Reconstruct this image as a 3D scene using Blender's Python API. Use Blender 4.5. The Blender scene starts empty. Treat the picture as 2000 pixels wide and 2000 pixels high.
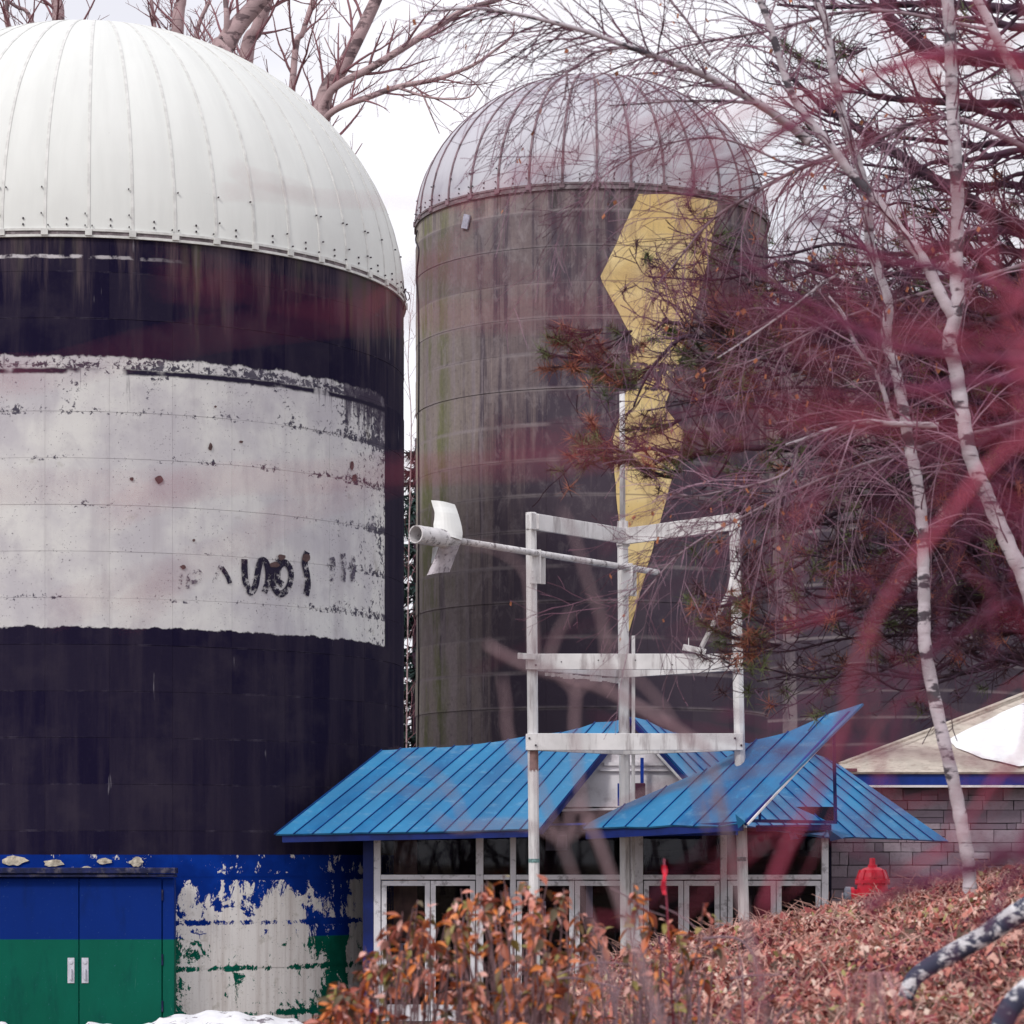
import bpy, math, random
import numpy as np
from mathutils import Vector, Matrix

SC = bpy.context.scene
COL = SC.collection
R = math.radians
EYE = 2.45            # camera height above the ground at the foot of the silos
F = 5340.0            # focal length in pixels of the 2000 px wide photograph

# ------------------------------------------------------------------ camera
cam_d = bpy.data.cameras.new('camera')
cam = bpy.data.objects.new('camera', cam_d)
COL.objects.link(cam)
cam.location = (0, 0, EYE)
cam.rotation_euler = (R(90), 0, 0)
cam_d.sensor_width = 36
cam_d.lens = 36 * F / 2000
cam_d.shift_y = 0.34
cam_d.clip_start = 0.1
cam_d.clip_end = 4000
cam_d.dof.use_dof = True
cam_d.dof.focus_distance = 41
cam_d.dof.aperture_fstop = 4.6
SC.camera = cam

# ------------------------------------------------------------------ world, sun, exposure
SUN_EL, SUN_AZ = R(42), R(-142)     # azimuth from +Y towards +X: behind the left shoulder
world = bpy.data.worlds.new('World')
SC.world = world
world.use_nodes = True
wn = world.node_tree
wn.nodes.clear()
def wnode(t): return wn.nodes.new(t)
w_out = wnode('ShaderNodeOutputWorld'); w_bg = wnode('ShaderNodeBackground')
w_sky = wnode('ShaderNodeTexSky'); w_sky.sky_type = 'NISHITA'; w_sky.sun_disc = False
w_sky.sun_elevation = SUN_EL; w_sky.sun_rotation = SUN_AZ
w_sc = wnode('ShaderNodeVectorMath'); w_sc.operation = 'SCALE'; w_sc.inputs['Scale'].default_value = 0.10
w_tc = wnode('ShaderNodeTexCoord'); w_map = wnode('ShaderNodeMapping'); w_map.inputs['Scale'].default_value = (7, 7, 11)
w_noi = wnode('ShaderNodeTexNoise'); w_noi.inputs['Scale'].default_value = 1.0; w_noi.inputs['Detail'].default_value = 5
w_noi.inputs['Roughness'].default_value = 0.5
w_rmp = wnode('ShaderNodeValToRGB')
w_rmp.color_ramp.elements[0].position = 0.34; w_rmp.color_ramp.elements[0].color = (0.79, 0.79, 0.86, 1)
w_rmp.color_ramp.elements[1].position = 0.56; w_rmp.color_ramp.elements[1].color = (0.985, 0.975, 1.03, 1)
w_mix = wnode('ShaderNodeMix'); w_mix.data_type = 'RGBA'; w_mix.inputs[0].default_value = 0.97
L = wn.links.new
L(w_sky.outputs[0], w_sc.inputs[0]); L(w_tc.outputs['Generated'], w_map.inputs[0]); L(w_map.outputs[0], w_noi.inputs['Vector'])
L(w_noi.outputs['Fac'], w_rmp.inputs[0]); L(w_sc.outputs[0], w_mix.inputs[6]); L(w_rmp.outputs[0], w_mix.inputs[7])
L(w_mix.outputs[2], w_bg.inputs['Color']); w_bg.inputs['Strength'].default_value = 0.98
L(w_bg.outputs[0], w_out.inputs['Surface'])

sun_d = bpy.data.lights.new('sun', 'SUN')
sun_d.energy = 1.5
sun_d.angle = R(10)
sun_d.color = (1.0, 0.96, 0.91)
sun = bpy.data.objects.new('sun', sun_d)
COL.objects.link(sun)
_sd = Vector((math.sin(SUN_AZ) * math.cos(SUN_EL), math.cos(SUN_AZ) * math.cos(SUN_EL), math.sin(SUN_EL)))
sun.rotation_euler = _sd.to_track_quat('Z', 'Y').to_euler()
sun.location = (-20, -20, 30)

vs = SC.view_settings
vs.view_transform = 'Standard'
vs.look = 'None'
vs.exposure = 0.18
vs.gamma = 1
vs.use_curve_mapping = False
SC.cycles.max_bounces = 6
SC.cycles.transparent_max_bounces = 12

# ------------------------------------------------------------------ helpers
def S(px, py, y):                      # photograph pixel + distance -> point in the world
    return Vector(((px - 1000) / F * y, y, EYE + (1680 - py) / F * y))

def D(px, py, y):                      # the same from the 1932 px wide view of the photograph
    return S(px * 1.03520, py * 1.03520, y)

def tag(o, label=None, cat=None, group=None, kind=None):
    if label: o['label'] = label
    if cat: o['category'] = cat
    if group: o['group'] = group
    if kind: o['kind'] = kind
    return o

def empty(name, loc, label=None, cat=None, group=None, parent=None):
    o = bpy.data.objects.new(name, None)
    COL.objects.link(o)
    o.location = loc
    o.empty_display_size = 0.2
    if parent: o.parent = parent
    return tag(o, label, cat, group)

class MB:
    """collects vertices and faces, builds one mesh object"""
    def __init__(self):
        self.v = []; self.n = 0; self.q = []; self.t = []; self.ng = []; self.cols = []
    def add(self, verts, faces):
        b = self.n
        verts = np.asarray(verts, dtype=np.float64).reshape(-1, 3)
        self.v.append(verts); self.n += len(verts)
        for f in faces:
            g = [i + b for i in f]
            if len(g) == 4: self.q.append(g)
            elif len(g) == 3: self.t.append(g)
            else: self.ng.append(g)
        return b
    def addq(self, verts, quads):          # numpy arrays
        self.v.append(np.asarray(verts, dtype=np.float64)); 
        self.q.extend((np.asarray(quads) + self.n).tolist()); self.n += len(verts)
    def addt(self, verts, tris):
        self.v.append(np.asarray(verts, dtype=np.float64)); 
        self.t.extend((np.asarray(tris) + self.n).tolist()); self.n += len(verts)
    def box(self, c, s, rz=0.0, M=None):
        hx, hy, hz = s[0] / 2, s[1] / 2, s[2] / 2
        p = [Vector((x, y, z)) for z in (-hz, hz) for y in (-hy, hy) for x in (-hx, hx)]
        if M is None: M = Matrix.Rotation(rz, 3, 'Z')
        p = [M @ a + Vector(c) for a in p]
        self.add(p, [(0, 2, 3, 1), (4, 5, 7, 6), (0, 1, 5, 4), (2, 6, 7, 3), (0, 4, 6, 2), (1, 3, 7, 5)])
    def bar(self, a, b, w, h, up=(0, 0, 1)):   # rectangular bar from a to b: w across, h along up
        a = Vector(a); b = Vector(b); d = b - a; ln = d.length; d.normalize()
        s = d.cross(Vector(up)); s.normalize(); u = s.cross(d)
        M = Matrix((d, s, u)).transposed()
        self.box((a + b) / 2, (ln, w, h), M=M)
    def tube(self, pts, rad, n=6, cap=True):
        P = np.asarray([tuple(p) for p in pts], dtype=np.float64); k = len(P)
        r = np.full(k, rad) if np.isscalar(rad) else np.asarray(rad, dtype=np.float64)
        T = np.empty_like(P); T[1:-1] = P[2:] - P[:-2]; T[0] = P[1] - P[0]; T[-1] = P[-1] - P[-2]
        T /= np.linalg.norm(T, axis=1)[:, None] + 1e-12
        m = np.abs(T.mean(0)); ref = np.zeros(3); ref[int(np.argmin(m))] = 1
        U = np.cross(T, ref); U /= np.linalg.norm(U, axis=1)[:, None] + 1e-12
        W = np.cross(T, U)
        a = np.linspace(0, 2 * math.pi, n, endpoint=False)
        V = P[:, None] + r[:, None, None] * (np.cos(a)[None, :, None] * U[:, None] + np.sin(a)[None, :, None] * W[:, None])
        i = np.arange(k - 1)[:, None] * n; j = np.arange(n)[None]; j2 = (j + 1) % n
        Q = np.stack([i + j, i + j2, i + n + j2, i + n + j], -1).reshape(-1, 4)
        b = self.n
        self.addq(V.reshape(-1, 3), Q)
        if cap and n > 3:
            self.ng.append([b + x for x in range(n - 1, -1, -1)]); self.ng.append([b + (k - 1) * n + x for x in range(n)])
    def lathe(self, c, prof, n=24, axis=None, cap=False):     # prof: (r, h) pairs round axis at c
        ax = Vector(axis or (0, 0, 1)).normalized()
        M = ax.to_track_quat('Z', 'Y').to_matrix()
        V = []
        for r, h in prof:
            for k in range(n):
                a = 2 * math.pi * k / n
                V.append(M @ Vector((r * math.cos(a), r * math.sin(a), h)) + Vector(c))
        Fc = []
        for i in range(len(prof) - 1):
            for k in range(n):
                k2 = (k + 1) % n
                Fc.append((i * n + k, i * n + k2, (i + 1) * n + k2, (i + 1) * n + k))
        if cap:
            Fc.append(tuple(range(n - 1, -1, -1))); Fc.append(tuple((len(prof) - 1) * n + k for k in range(n)))
        self.add(V, Fc)
    def mesh(self, name, mat, smooth=False):
        me = bpy.data.meshes.new(name)
        V = np.concatenate(self.v) if self.v else np.zeros((0, 3))
        fs = [np.asarray(self.q, dtype=np.int32).reshape(-1, 4), np.asarray(self.t, dtype=np.int32).reshape(-1, 3)]
        loops = [f.ravel() for f in fs]
        sizes = [np.full(len(f), f.shape[1], dtype=np.int32) for f in fs]
        for g in self.ng:
            loops.append(np.asarray(g, dtype=np.int32)); sizes.append(np.asarray([len(g)], dtype=np.int32))
        lo = np.concatenate(loops).astype(np.int32); sz = np.concatenate(sizes).astype(np.int32)
        me.vertices.add(len(V)); me.vertices.foreach_set('co', V.ravel())
        me.loops.add(len(lo)); me.loops.foreach_set('vertex_index', lo)
        me.polygons.add(len(sz))
        st = np.zeros(len(sz), dtype=np.int32)
        if len(sz): st[1:] = np.cumsum(sz)[:-1]
        me.polygons.foreach_set('loop_start', st); me.polygons.foreach_set('loop_total', sz)
        me.polygons.foreach_set('use_smooth', np.full(len(sz), bool(smooth), dtype=bool))
        me.update(calc_edges=True)
        for m in (mat if isinstance(mat, (list, tuple)) else [mat]): me.materials.append(m)
        return me
    def build(self, name, mat, parent=None, smooth=False, loc=None, bevel=0):
        o = bpy.data.objects.new(name, self.mesh(name, mat, smooth))
        COL.objects.link(o)
        if parent:
            o.parent = parent
        if loc is not None: o.location = loc
        if bevel:
            b = o.modifiers.new('edge_wear', 'BEVEL'); b.width = bevel; b.segments = 1; b.limit_method = 'ANGLE'
        return o

def shift(mb, d):
    """move collected geometry by d (to make it local to its thing)"""
    mb.v = [a + np.asarray(tuple(d)) for a in mb.v]
    return mb

# ------------------------------------------------------------------ node helper
class G:
    def __init__(self, name, rough=0.8, spec=0.3):
        self.m = bpy.data.materials.new(name); self.m.use_nodes = True
        self.nt = self.m.node_tree; self.b = self.nt.nodes['Principled BSDF']; self.out = self.nt.nodes['Material Output']
        self.b.inputs['Roughness'].default_value = rough
        self.b.inputs['Specular IOR Level'].default_value = spec
    def node(self, t): return self.nt.nodes.new(t)
    def put(self, sock, v):
        if v is None: return
        if isinstance(v, bpy.types.NodeSocket): self.nt.links.new(v, sock)
        elif isinstance(v, (tuple, list)):
            if sock.type == 'RGBA': sock.default_value = (*v[:3], 1)
            else: sock.default_value = tuple(v[:3])
        else: sock.default_value = v
    def math(self, op, a, b=None, c=None, clamp=False):
        n = self.node('ShaderNodeMath'); n.operation = op; n.use_clamp = clamp
        self.put(n.inputs[0], a); self.put(n.inputs[1], b)
        if c is not None: self.put(n.inputs[2], c)
        return n.outputs[0]
    def add(self, a, b): return self.math('ADD', a, b)
    def mul(self, a, b): return self.math('MULTIPLY', a, b)
    def sub(self, a, b): return self.math('SUBTRACT', a, b)
    def step(self, x, lo, hi, a=0.0, b=1.0):
        n = self.node('ShaderNodeMapRange'); n.interpolation_type = 'SMOOTHSTEP'; n.clamp = True
        self.put(n.inputs[0], x); n.inputs[1].default_value = lo; n.inputs[2].default_value = hi
        n.inputs[3].default_value = a; n.inputs[4].default_value = b
        return n.outputs[0]
    def mix(self, f, a, b):
        n = self.node('ShaderNodeMix'); n.data_type = 'RGBA'
        self.put(n.inputs[0], f); self.put(n.inputs[6], a); self.put(n.inputs[7], b)
        return n.outputs[2]
    def xyz(self, v):
        n = self.node('ShaderNodeSeparateXYZ'); self.put(n.inputs[0], v); return n.outputs
    def vec(self, x, y, z):
        n = self.node('ShaderNodeCombineXYZ')
        self.put(n.inputs[0], x); self.put(n.inputs[1], y); self.put(n.inputs[2], z); return n.outputs[0]
    def obj(self): 
        if not hasattr(self, '_tc'): self._tc = self.node('ShaderNodeTexCoord')
        return self._tc.outputs['Object']
    def pos(self):
        if not hasattr(self, '_g'): self._g = self.node('ShaderNodeNewGeometry')
        return self._g.outputs['Position']
    def scale(self, v, s):
        n = self.node('ShaderNodeMapping'); self.put(n.inputs[0], v); n.inputs['Scale'].default_value = s; return n.outputs[0]
    def noise(self, v, s, d=3, r=0.55, dist=0.0):
        n = self.node('ShaderNodeTexNoise'); self.put(n.inputs['Vector'], v)
        n.inputs['Scale'].default_value = s; n.inputs['Detail'].default_value = d; n.inputs['Roughness'].default_value = r
        n.inputs['Distortion'].default_value = dist
        return n.outputs['Fac']
    def vor(self, v, s, rnd=1.0):
        n = self.node('ShaderNodeTexVoronoi'); self.put(n.inputs['Vector'], v); n.inputs['Scale'].default_value = s
        n.inputs['Randomness'].default_value = rnd
        return n.outputs
    def rnd(self):
        return self.node('ShaderNodeObjectInfo').outputs['Random']
    def ramp(self, f, stops):
        n = self.node('ShaderNodeValToRGB'); self.put(n.inputs[0], f)
        e = n.color_ramp.elements
        while len(e) < len(stops): e.new(0.5)
        for k, (p, c) in enumerate(stops): e[k].position = p; e[k].color = (*c, 1)
        return n.outputs[0]
    def attr(self, name):
        n = self.node('ShaderNodeAttribute'); n.attribute_name = name; return n.outputs['Color']
    def color(self, c): self.put(self.b.inputs['Base Color'], c); return self
    def bump(self, h, strength=0.3, dist=0.02):
        n = self.node('ShaderNodeBump'); n.inputs['Strength'].default_value = strength; n.inputs['Distance'].default_value = dist
        self.put(n.inputs['Height'], h); self.nt.links.new(n.outputs[0], self.b.inputs['Normal']); return self
    def alpha(self, a): self.put(self.b.inputs['Alpha'], a); return self

def srgb(r, g, b, k=1.0):
    f = lambda c: ((c / 255) / 12.92 if c / 255 <= 0.04045 else ((c / 255 + 0.055) / 1.055) ** 2.4) * k
    return (f(r), f(g), f(b))

def simple(name, col, rough=0.7, var=0.25, sc=6.0, spec=0.3, dirt=None, dscale=3.0, damt=0.5, bump=0.0, streak=False):
    g = G(name, rough, spec)
    p = g.pos()
    n = g.noise(p, sc, 4)
    lo = tuple(c * (1 - var) for c in col); hi = tuple(min(1, c * (1 + var)) for c in col)
    c = g.mix(g.step(n, 0.3, 0.7), lo, hi)
    if dirt:
        v = g.scale(p, (1, 1, 0.15)) if streak else p
        c = g.mix(g.mul(g.step(g.noise(v, dscale, 5, 0.65), 0.5, 0.68), damt), c, dirt)
    g.color(c)
    if bump: g.bump(g.noise(p, sc * 4, 4), bump)
    return g.m

def on_cyl(cx, cy, rad, px, py):
    """where the sight line of a pixel meets an upright cylinder"""
    kx = (px - 1000) / F
    a = kx * kx + 1; b = -2 * (kx * cx + cy); c = cx * cx + cy * cy - rad * rad
    d = max(0.0, b * b - 4 * a * c)
    y = (-b - math.sqrt(d)) / (2 * a)
    return S(px, py, y)

def catmull(pts, per=6):
    P = [Vector(p) for p in pts]
    if len(P) < 3: return [P[0].lerp(P[-1], k / per) for k in range(per + 1)]
    P = [P[0] * 2 - P[1]] + P + [P[-1] * 2 - P[-2]]
    out = []
    for i in range(1, len(P) - 2):
        p0, p1, p2, p3 = P[i - 1:i + 3]
        for k in range(per):
            t = k / per
            out.append(0.5 * ((2 * p1) + (p2 - p0) * t + (2 * p0 - 5 * p1 + 4 * p2 - p3) * t * t + (3 * p1 - p0 - 3 * p2 + p3) * t ** 3))
    out.append(P[-2])
    return out

rng = random.Random(11)
# ================================================================== ground
_HX = [-60, -6, -3, -1, 0, 1.0, 1.55, 2.1, 2.7, 3.13, 3.55, 4.1, 6, 10, 30, 60]
_HR = [-2.45, -2.45, -2.3, -1.75, -1.25, -0.80, -0.66, -0.54, -0.43, -0.33, -0.22, -0.13, 0.02, 0.2, 0.5, 0.5]
def ground_h(x, y):
    crest = np.interp(x, _HX, _HR)
    near = -1.55
    if y <= 0:
        return EYE + near
    if y < 22:
        s = y / 22; s = s * s * (3 - 2 * s)
        b = min(1, max(0, (y - 9) / 3)) * (0.035 * math.sin(x * 2.9 + 0.8 * math.sin(y * 1.7)) * math.sin(y * 2.3 + x) + 0.022 * math.sin(x * 6.1 + y * 2.2) * math.sin(y * 4.7 - x * 2))
        return EYE + near + (crest - near) * s + b
    s = min(1, (y - 22) / 13); s = s * s * (3 - 2 * s)
    return EYE + crest + (-2.45 - crest) * s

g = G('earth_and_dead_grass', 0.95, 0.1)
p = g.pos()
c = g.ramp(g.noise(p, 1.7, 6, 0.65), [(0.3, (0.07, 0.045, 0.04)), (0.5, (0.15, 0.10, 0.08)), (0.68, (0.24, 0.18, 0.13))])
c = g.mix(g.step(g.noise(p, 0.25, 3), 0.5, 0.65), c, (0.12, 0.11, 0.06))
g.color(c).bump(g.noise(p, 9, 6, 0.7), 0.8, 0.05)
M_EARTH = g.m

def axis_lines(lo, hi, dense_lo, dense_hi, step):
    a = list(np.arange(dense_lo, dense_hi + 1e-6, step))
    x = dense_hi; st = step
    while x < hi: st *= 1.5; x += st; a.append(x)
    x = dense_lo; st = step; pre = []
    while x > lo: st *= 1.5; x -= st; pre.append(x)
    return pre[::-1] + a
gx = axis_lines(-1500, 1500, -12, 14, 0.35); gy = axis_lines(-600, 2500, -6, 48, 0.4)
mb = MB()
V = [(x, y, ground_h(x, y) + (0.03 * math.sin(x * 2.1 + y) * math.cos(y * 1.7 - x) if 2 < y < 32 else 0)) for y in gy for x in gx]
nx = len(gx)
mb.add(V, [(j * nx + i, j * nx + i + 1, (j + 1) * nx + i + 1, (j + 1) * nx + i) for j in range(len(gy) - 1) for i in range(nx - 1)])
tag(mb.build('ground', M_EARTH, smooth=True), 'brown earth bank rising to the right of the silos', kind='structure')

# ================================================================== silos
def cyl_coords(g, rad):
    o = g.obj(); x, y, z = g.xyz(o)
    arc = g.mul(g.math('ARCTAN2', x, g.mul(y, -1)), rad)
    return arc, z

S1 = dict(cx=-6.81, cy=44.9, R=5.03)
S2 = dict(cx=1.575, cy=54.2, R=3.47)
S3 = dict(cx=9.69, cy=70.2, R=3.55)

def arc_of(s, px, py=1000):
    p = on_cyl(s['cx'], s['cy'], s['R'], px, py)
    return math.atan2(p.x - s['cx'], -(p.y - s['cy'])) * s['R']

# ---- painted concrete of the big silo
Z_WT, Z_WB, Z_BL, Z_GR, Z_TOP1 = 9.80, 5.85, 2.53, 1.295, 11.56
A_WR = arc_of(S1, 751)
COURSE = 0.680
J1 = 2.45 + 0.43          # one course joint height
g = G('painted_silo_concrete', 0.9, 0.10)
arc, z = cyl_coords(g, S1['R'])
v = g.vec(arc, z, 0.0)
strk = g.noise(g.scale(v, (2.6, 0.22, 1)), 1.0, 6, 0.65)
strk2 = g.noise(g.scale(v, (7.0, 0.35, 1)), 1.0, 5, 0.7)
blot = g.noise(v, 0.9, 5, 0.6)
fine = g.noise(v, 9.0, 5, 0.7)
wob = g.mul(g.sub(g.noise(v, 3.0, 5, 0.7), 0.5), 0.20)
# dark paint
dark = g.mix(g.step(strk, 0.42, 0.66), (0.0080, 0.0056, 0.025), (0.024, 0.018, 0.037))
prnd = g.rnd()
dark = g.mix(g.mul(g.step(prnd, 0.3, 1.0), 0.35), dark, (0.034, 0.027, 0.045))
dark = g.mix(g.mul(g.step(blot, 0.48, 0.70), 0.5), dark, (0.042, 0.033, 0.050))
dark = g.mix(g.mul(g.step(fine, 0.55, 0.75), 0.25), dark, (0.035, 0.028, 0.05))
# bare streaked concrete that shows through below the dome, most on the right
topf = g.mul(g.step(z, Z_WT - 0.3, Z_TOP1 + 0.1), 1.0)
rightf = g.step(arc, 1.2, 5.0, 0.0, 1.0)
thr = g.add(g.mul(topf, 0.16), g.mul(g.mul(rightf, topf), 0.10))
bare_m = g.step(g.add(g.add(g.mul(strk, 0.6), g.mul(strk2, 0.4)), thr), 0.60, 0.76)
bare_c = g.ramp(g.noise(g.scale(v, (1.6, 0.1, 1)), 1.0, 4), [(0.35, (0.035, 0.026, 0.05)), (0.5, (0.085, 0.062, 0.075)), (0.6, (0.065, 0.062, 0.05)), (0.72, (0.26, 0.22, 0.24))])
dark = g.mix(g.mul(bare_m, g.step(z, Z_WT - 0.4, Z_WT + 0.2)), dark, bare_c)
dark = g.mix(g.mul(g.step(g.noise(g.scale(v, (9, 0.9, 1)), 1.0, 3), 0.70, 0.76), 0.5), dark, (0.30, 0.28, 0.32))
# thin chipped line under the dome
lw = g.math('ABSOLUTE', g.sub(g.add(z, g.mul(wob, 0.3)), Z_TOP1 - 0.30))
dark = g.mix(g.mul(g.mul(g.step(lw, 0.015, 0.035, 1, 0), g.step(arc, 0.3, 2.4, 1, 0)), g.step(g.noise(v, 4, 4), 0.42, 0.55)), dark, (0.55, 0.52, 0.55))
# white field with stains
zw = g.add(z, wob)
aw = g.add(arc, g.mul(wob, 0.25))
wm = g.mul(g.mul(g.step(zw, Z_WB - 0.012, Z_WB + 0.012), g.step(g.add(z, g.mul(wob, 1.2)), Z_WT - 0.02, Z_WT + 0.02, 1, 0)), g.step(aw, A_WR - 0.012, A_WR + 0.012, 1, 0))
joint = g.math('ABSOLUTE', g.sub(g.math('FRACT', g.math('DIVIDE', g.sub(z, J1 - 0.05), COURSE)), 0.075))   # 0 at joints
white = g.mix(g.step(blot, 0.35, 0.65), (0.53, 0.51, 0.54), (0.69, 0.68, 0.665))
white = g.mix(g.mul(g.step(strk, 0.48, 0.72), 0.45), white, (0.42, 0.39, 0.42))
topd = g.step(z, Z_WT - 1.5, Z_WT + 0.1)                       # flaking near the upper edge
rgt = g.step(arc, A_WR - 2.6, A_WR + 0.1)
flk = g.noise(v, 11.0, 6, 0.75, 0.4)
spk = g.noise(v, 26.0, 4, 0.7)
amt = g.add(g.add(g.mul(topd, 0.13), g.mul(rgt, 0.17)), g.mul(g.step(joint, 0.02, 0.18, 1, 0), 0.12))
pat = g.step(g.noise(v, 1.5, 3), 0.45, 0.7, -0.03, 0.07)
st_m = g.step(g.add(g.add(flk, amt), pat), 0.70, 0.75)
drip = g.step(g.add(g.mul(strk2, 1.0), g.mul(g.mul(topd, g.add(rgt, 0.45)), 0.40)), 0.76, 0.90)
speck = g.step(g.add(spk, g.mul(g.noise(v, 2.0, 2), 0.18)), 0.725, 0.76)
white = g.mix(g.mul(st_m, 0.92), white, (0.022, 0.017, 0.045))
white = g.mix(g.mul(drip, 0.9), white, (0.045, 0.035, 0.06))
white = g.mix(g.mul(speck, 0.9), white, (0.05, 0.035, 0.06))
grime = g.step(g.noise(g.scale(v, (1, 0.6, 1)), 2.3, 7, 0.7, 0.6), 0.48, 0.68)
white = g.mix(g.mul(grime, 0.27), white, (0.36, 0.335, 0.38))
olive = g.step(g.add(g.noise(v, 1.9, 4), g.mul(rgt, 0.06)), 0.66, 0.76)
white = g.mix(g.mul(olive, 0.35), white, (0.22, 0.20, 0.14))
edge_band = g.math('ABSOLUTE', g.sub(z, Z_WT - 0.21))          # black crack below the top edge, along a joint
white = g.mix(g.mul(g.step(g.add(edge_band, g.mul(wob, 0.35)), 0.02, 0.06, 1, 0), g.step(g.noise(v, 1.3, 4), 0.40, 0.52)), white, (0.02, 0.016, 0.035))
col = g.mix(wm, dark, white)
# blue and green foot with paint scaled off to pale plaster
blue = g.mix(g.step(g.noise(v, 2.2, 4), 0.4, 0.7), (0.0012, 0.022, 0.20), (0.002, 0.035, 0.29))
green = g.mix(g.step(g.noise(v, 2.6, 4), 0.4, 0.7), (0.0012, 0.085, 0.055), (0.002, 0.13, 0.085))
foot = g.mix(g.step(z, Z_GR - 0.01, Z_GR + 0.01), green, blue)
A0, A1, A2, A3 = arc_of(S1, 343), arc_of(S1, 622), arc_of(S1, 676), arc_of(S1, 717)
big = g.noise(g.scale(v, (1.0, 0.8, 1)), 2.4, 8, 0.76, 1.1)
mid = g.noise(g.scale(v, (1.6, 0.6, 1)), 3.4, 6, 0.72)
box1 = g.mul(g.mul(g.step(arc, A0 - 0.10, A0 + 0.22), g.step(arc, A1 - 0.55, A1 + 0.55, 1, 0)), g.step(z, 1.55, 2.45, 1, 0))
box2 = g.mul(g.mul(g.step(arc, A2 - 0.06, A2 + 0.12), g.step(arc, A3 - 0.05, A3 + 0.10, 1, 0)), g.step(z, 2.1, 2.5, 1, 0))
bare = g.add(g.math('MAXIMUM', box1, g.mul(box2, 0.9)), g.mul(g.sub(g.add(g.mul(big, 0.6), g.mul(mid, 0.4)), 0.5), 7.5))
jb = g.mul(g.step(joint, 0.02, 0.10, 1, 0), 0.62)              # paint clings to the joints
bare_m = g.step(g.sub(bare, jb), 0.50, 0.54)
plaster = g.mix(g.step(strk2, 0.40, 0.74), (0.78, 0.755, 0.73), (0.56, 0.51, 0.48))
plaster = g.mix(g.mul(g.step(g.noise(v, 24, 4, 0.7), 0.62, 0.68), 0.8), plaster, (0.08, 0.07, 0.08))
plaster = g.mix(g.mul(g.step(g.noise(v, 5, 4, 0.7), 0.55, 0.7), 0.35), plaster, (0.30, 0.27, 0.20))
foot = g.mix(bare_m, foot, plaster)
col = g.mix(g.step(g.add(z, g.mul(wob, 0.12)), Z_BL - 0.008, Z_BL + 0.008), foot, col)
chalk = g.mul(g.mul(g.step(g.math('ABSOLUTE', g.sub(joint, 0.012)), 0.004, 0.014, 1, 0), g.step(g.noise(v, 2.3, 6, 0.75), 0.48, 0.75)), g.mul(g.step(z, Z_BL + 0.1, Z_BL + 0.2), g.sub(1.0, wm)))
col = g.mix(g.mul(chalk, 0.42), col, (0.16, 0.14, 0.19))
g.color(col)
g.bump(g.add(g.mul(fine, 0.4), g.add(g.mul(bare_m, 0.5), g.mul(flk, 0.5))), 0.35, 0.012)
M_SILO1 = g.m

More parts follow.
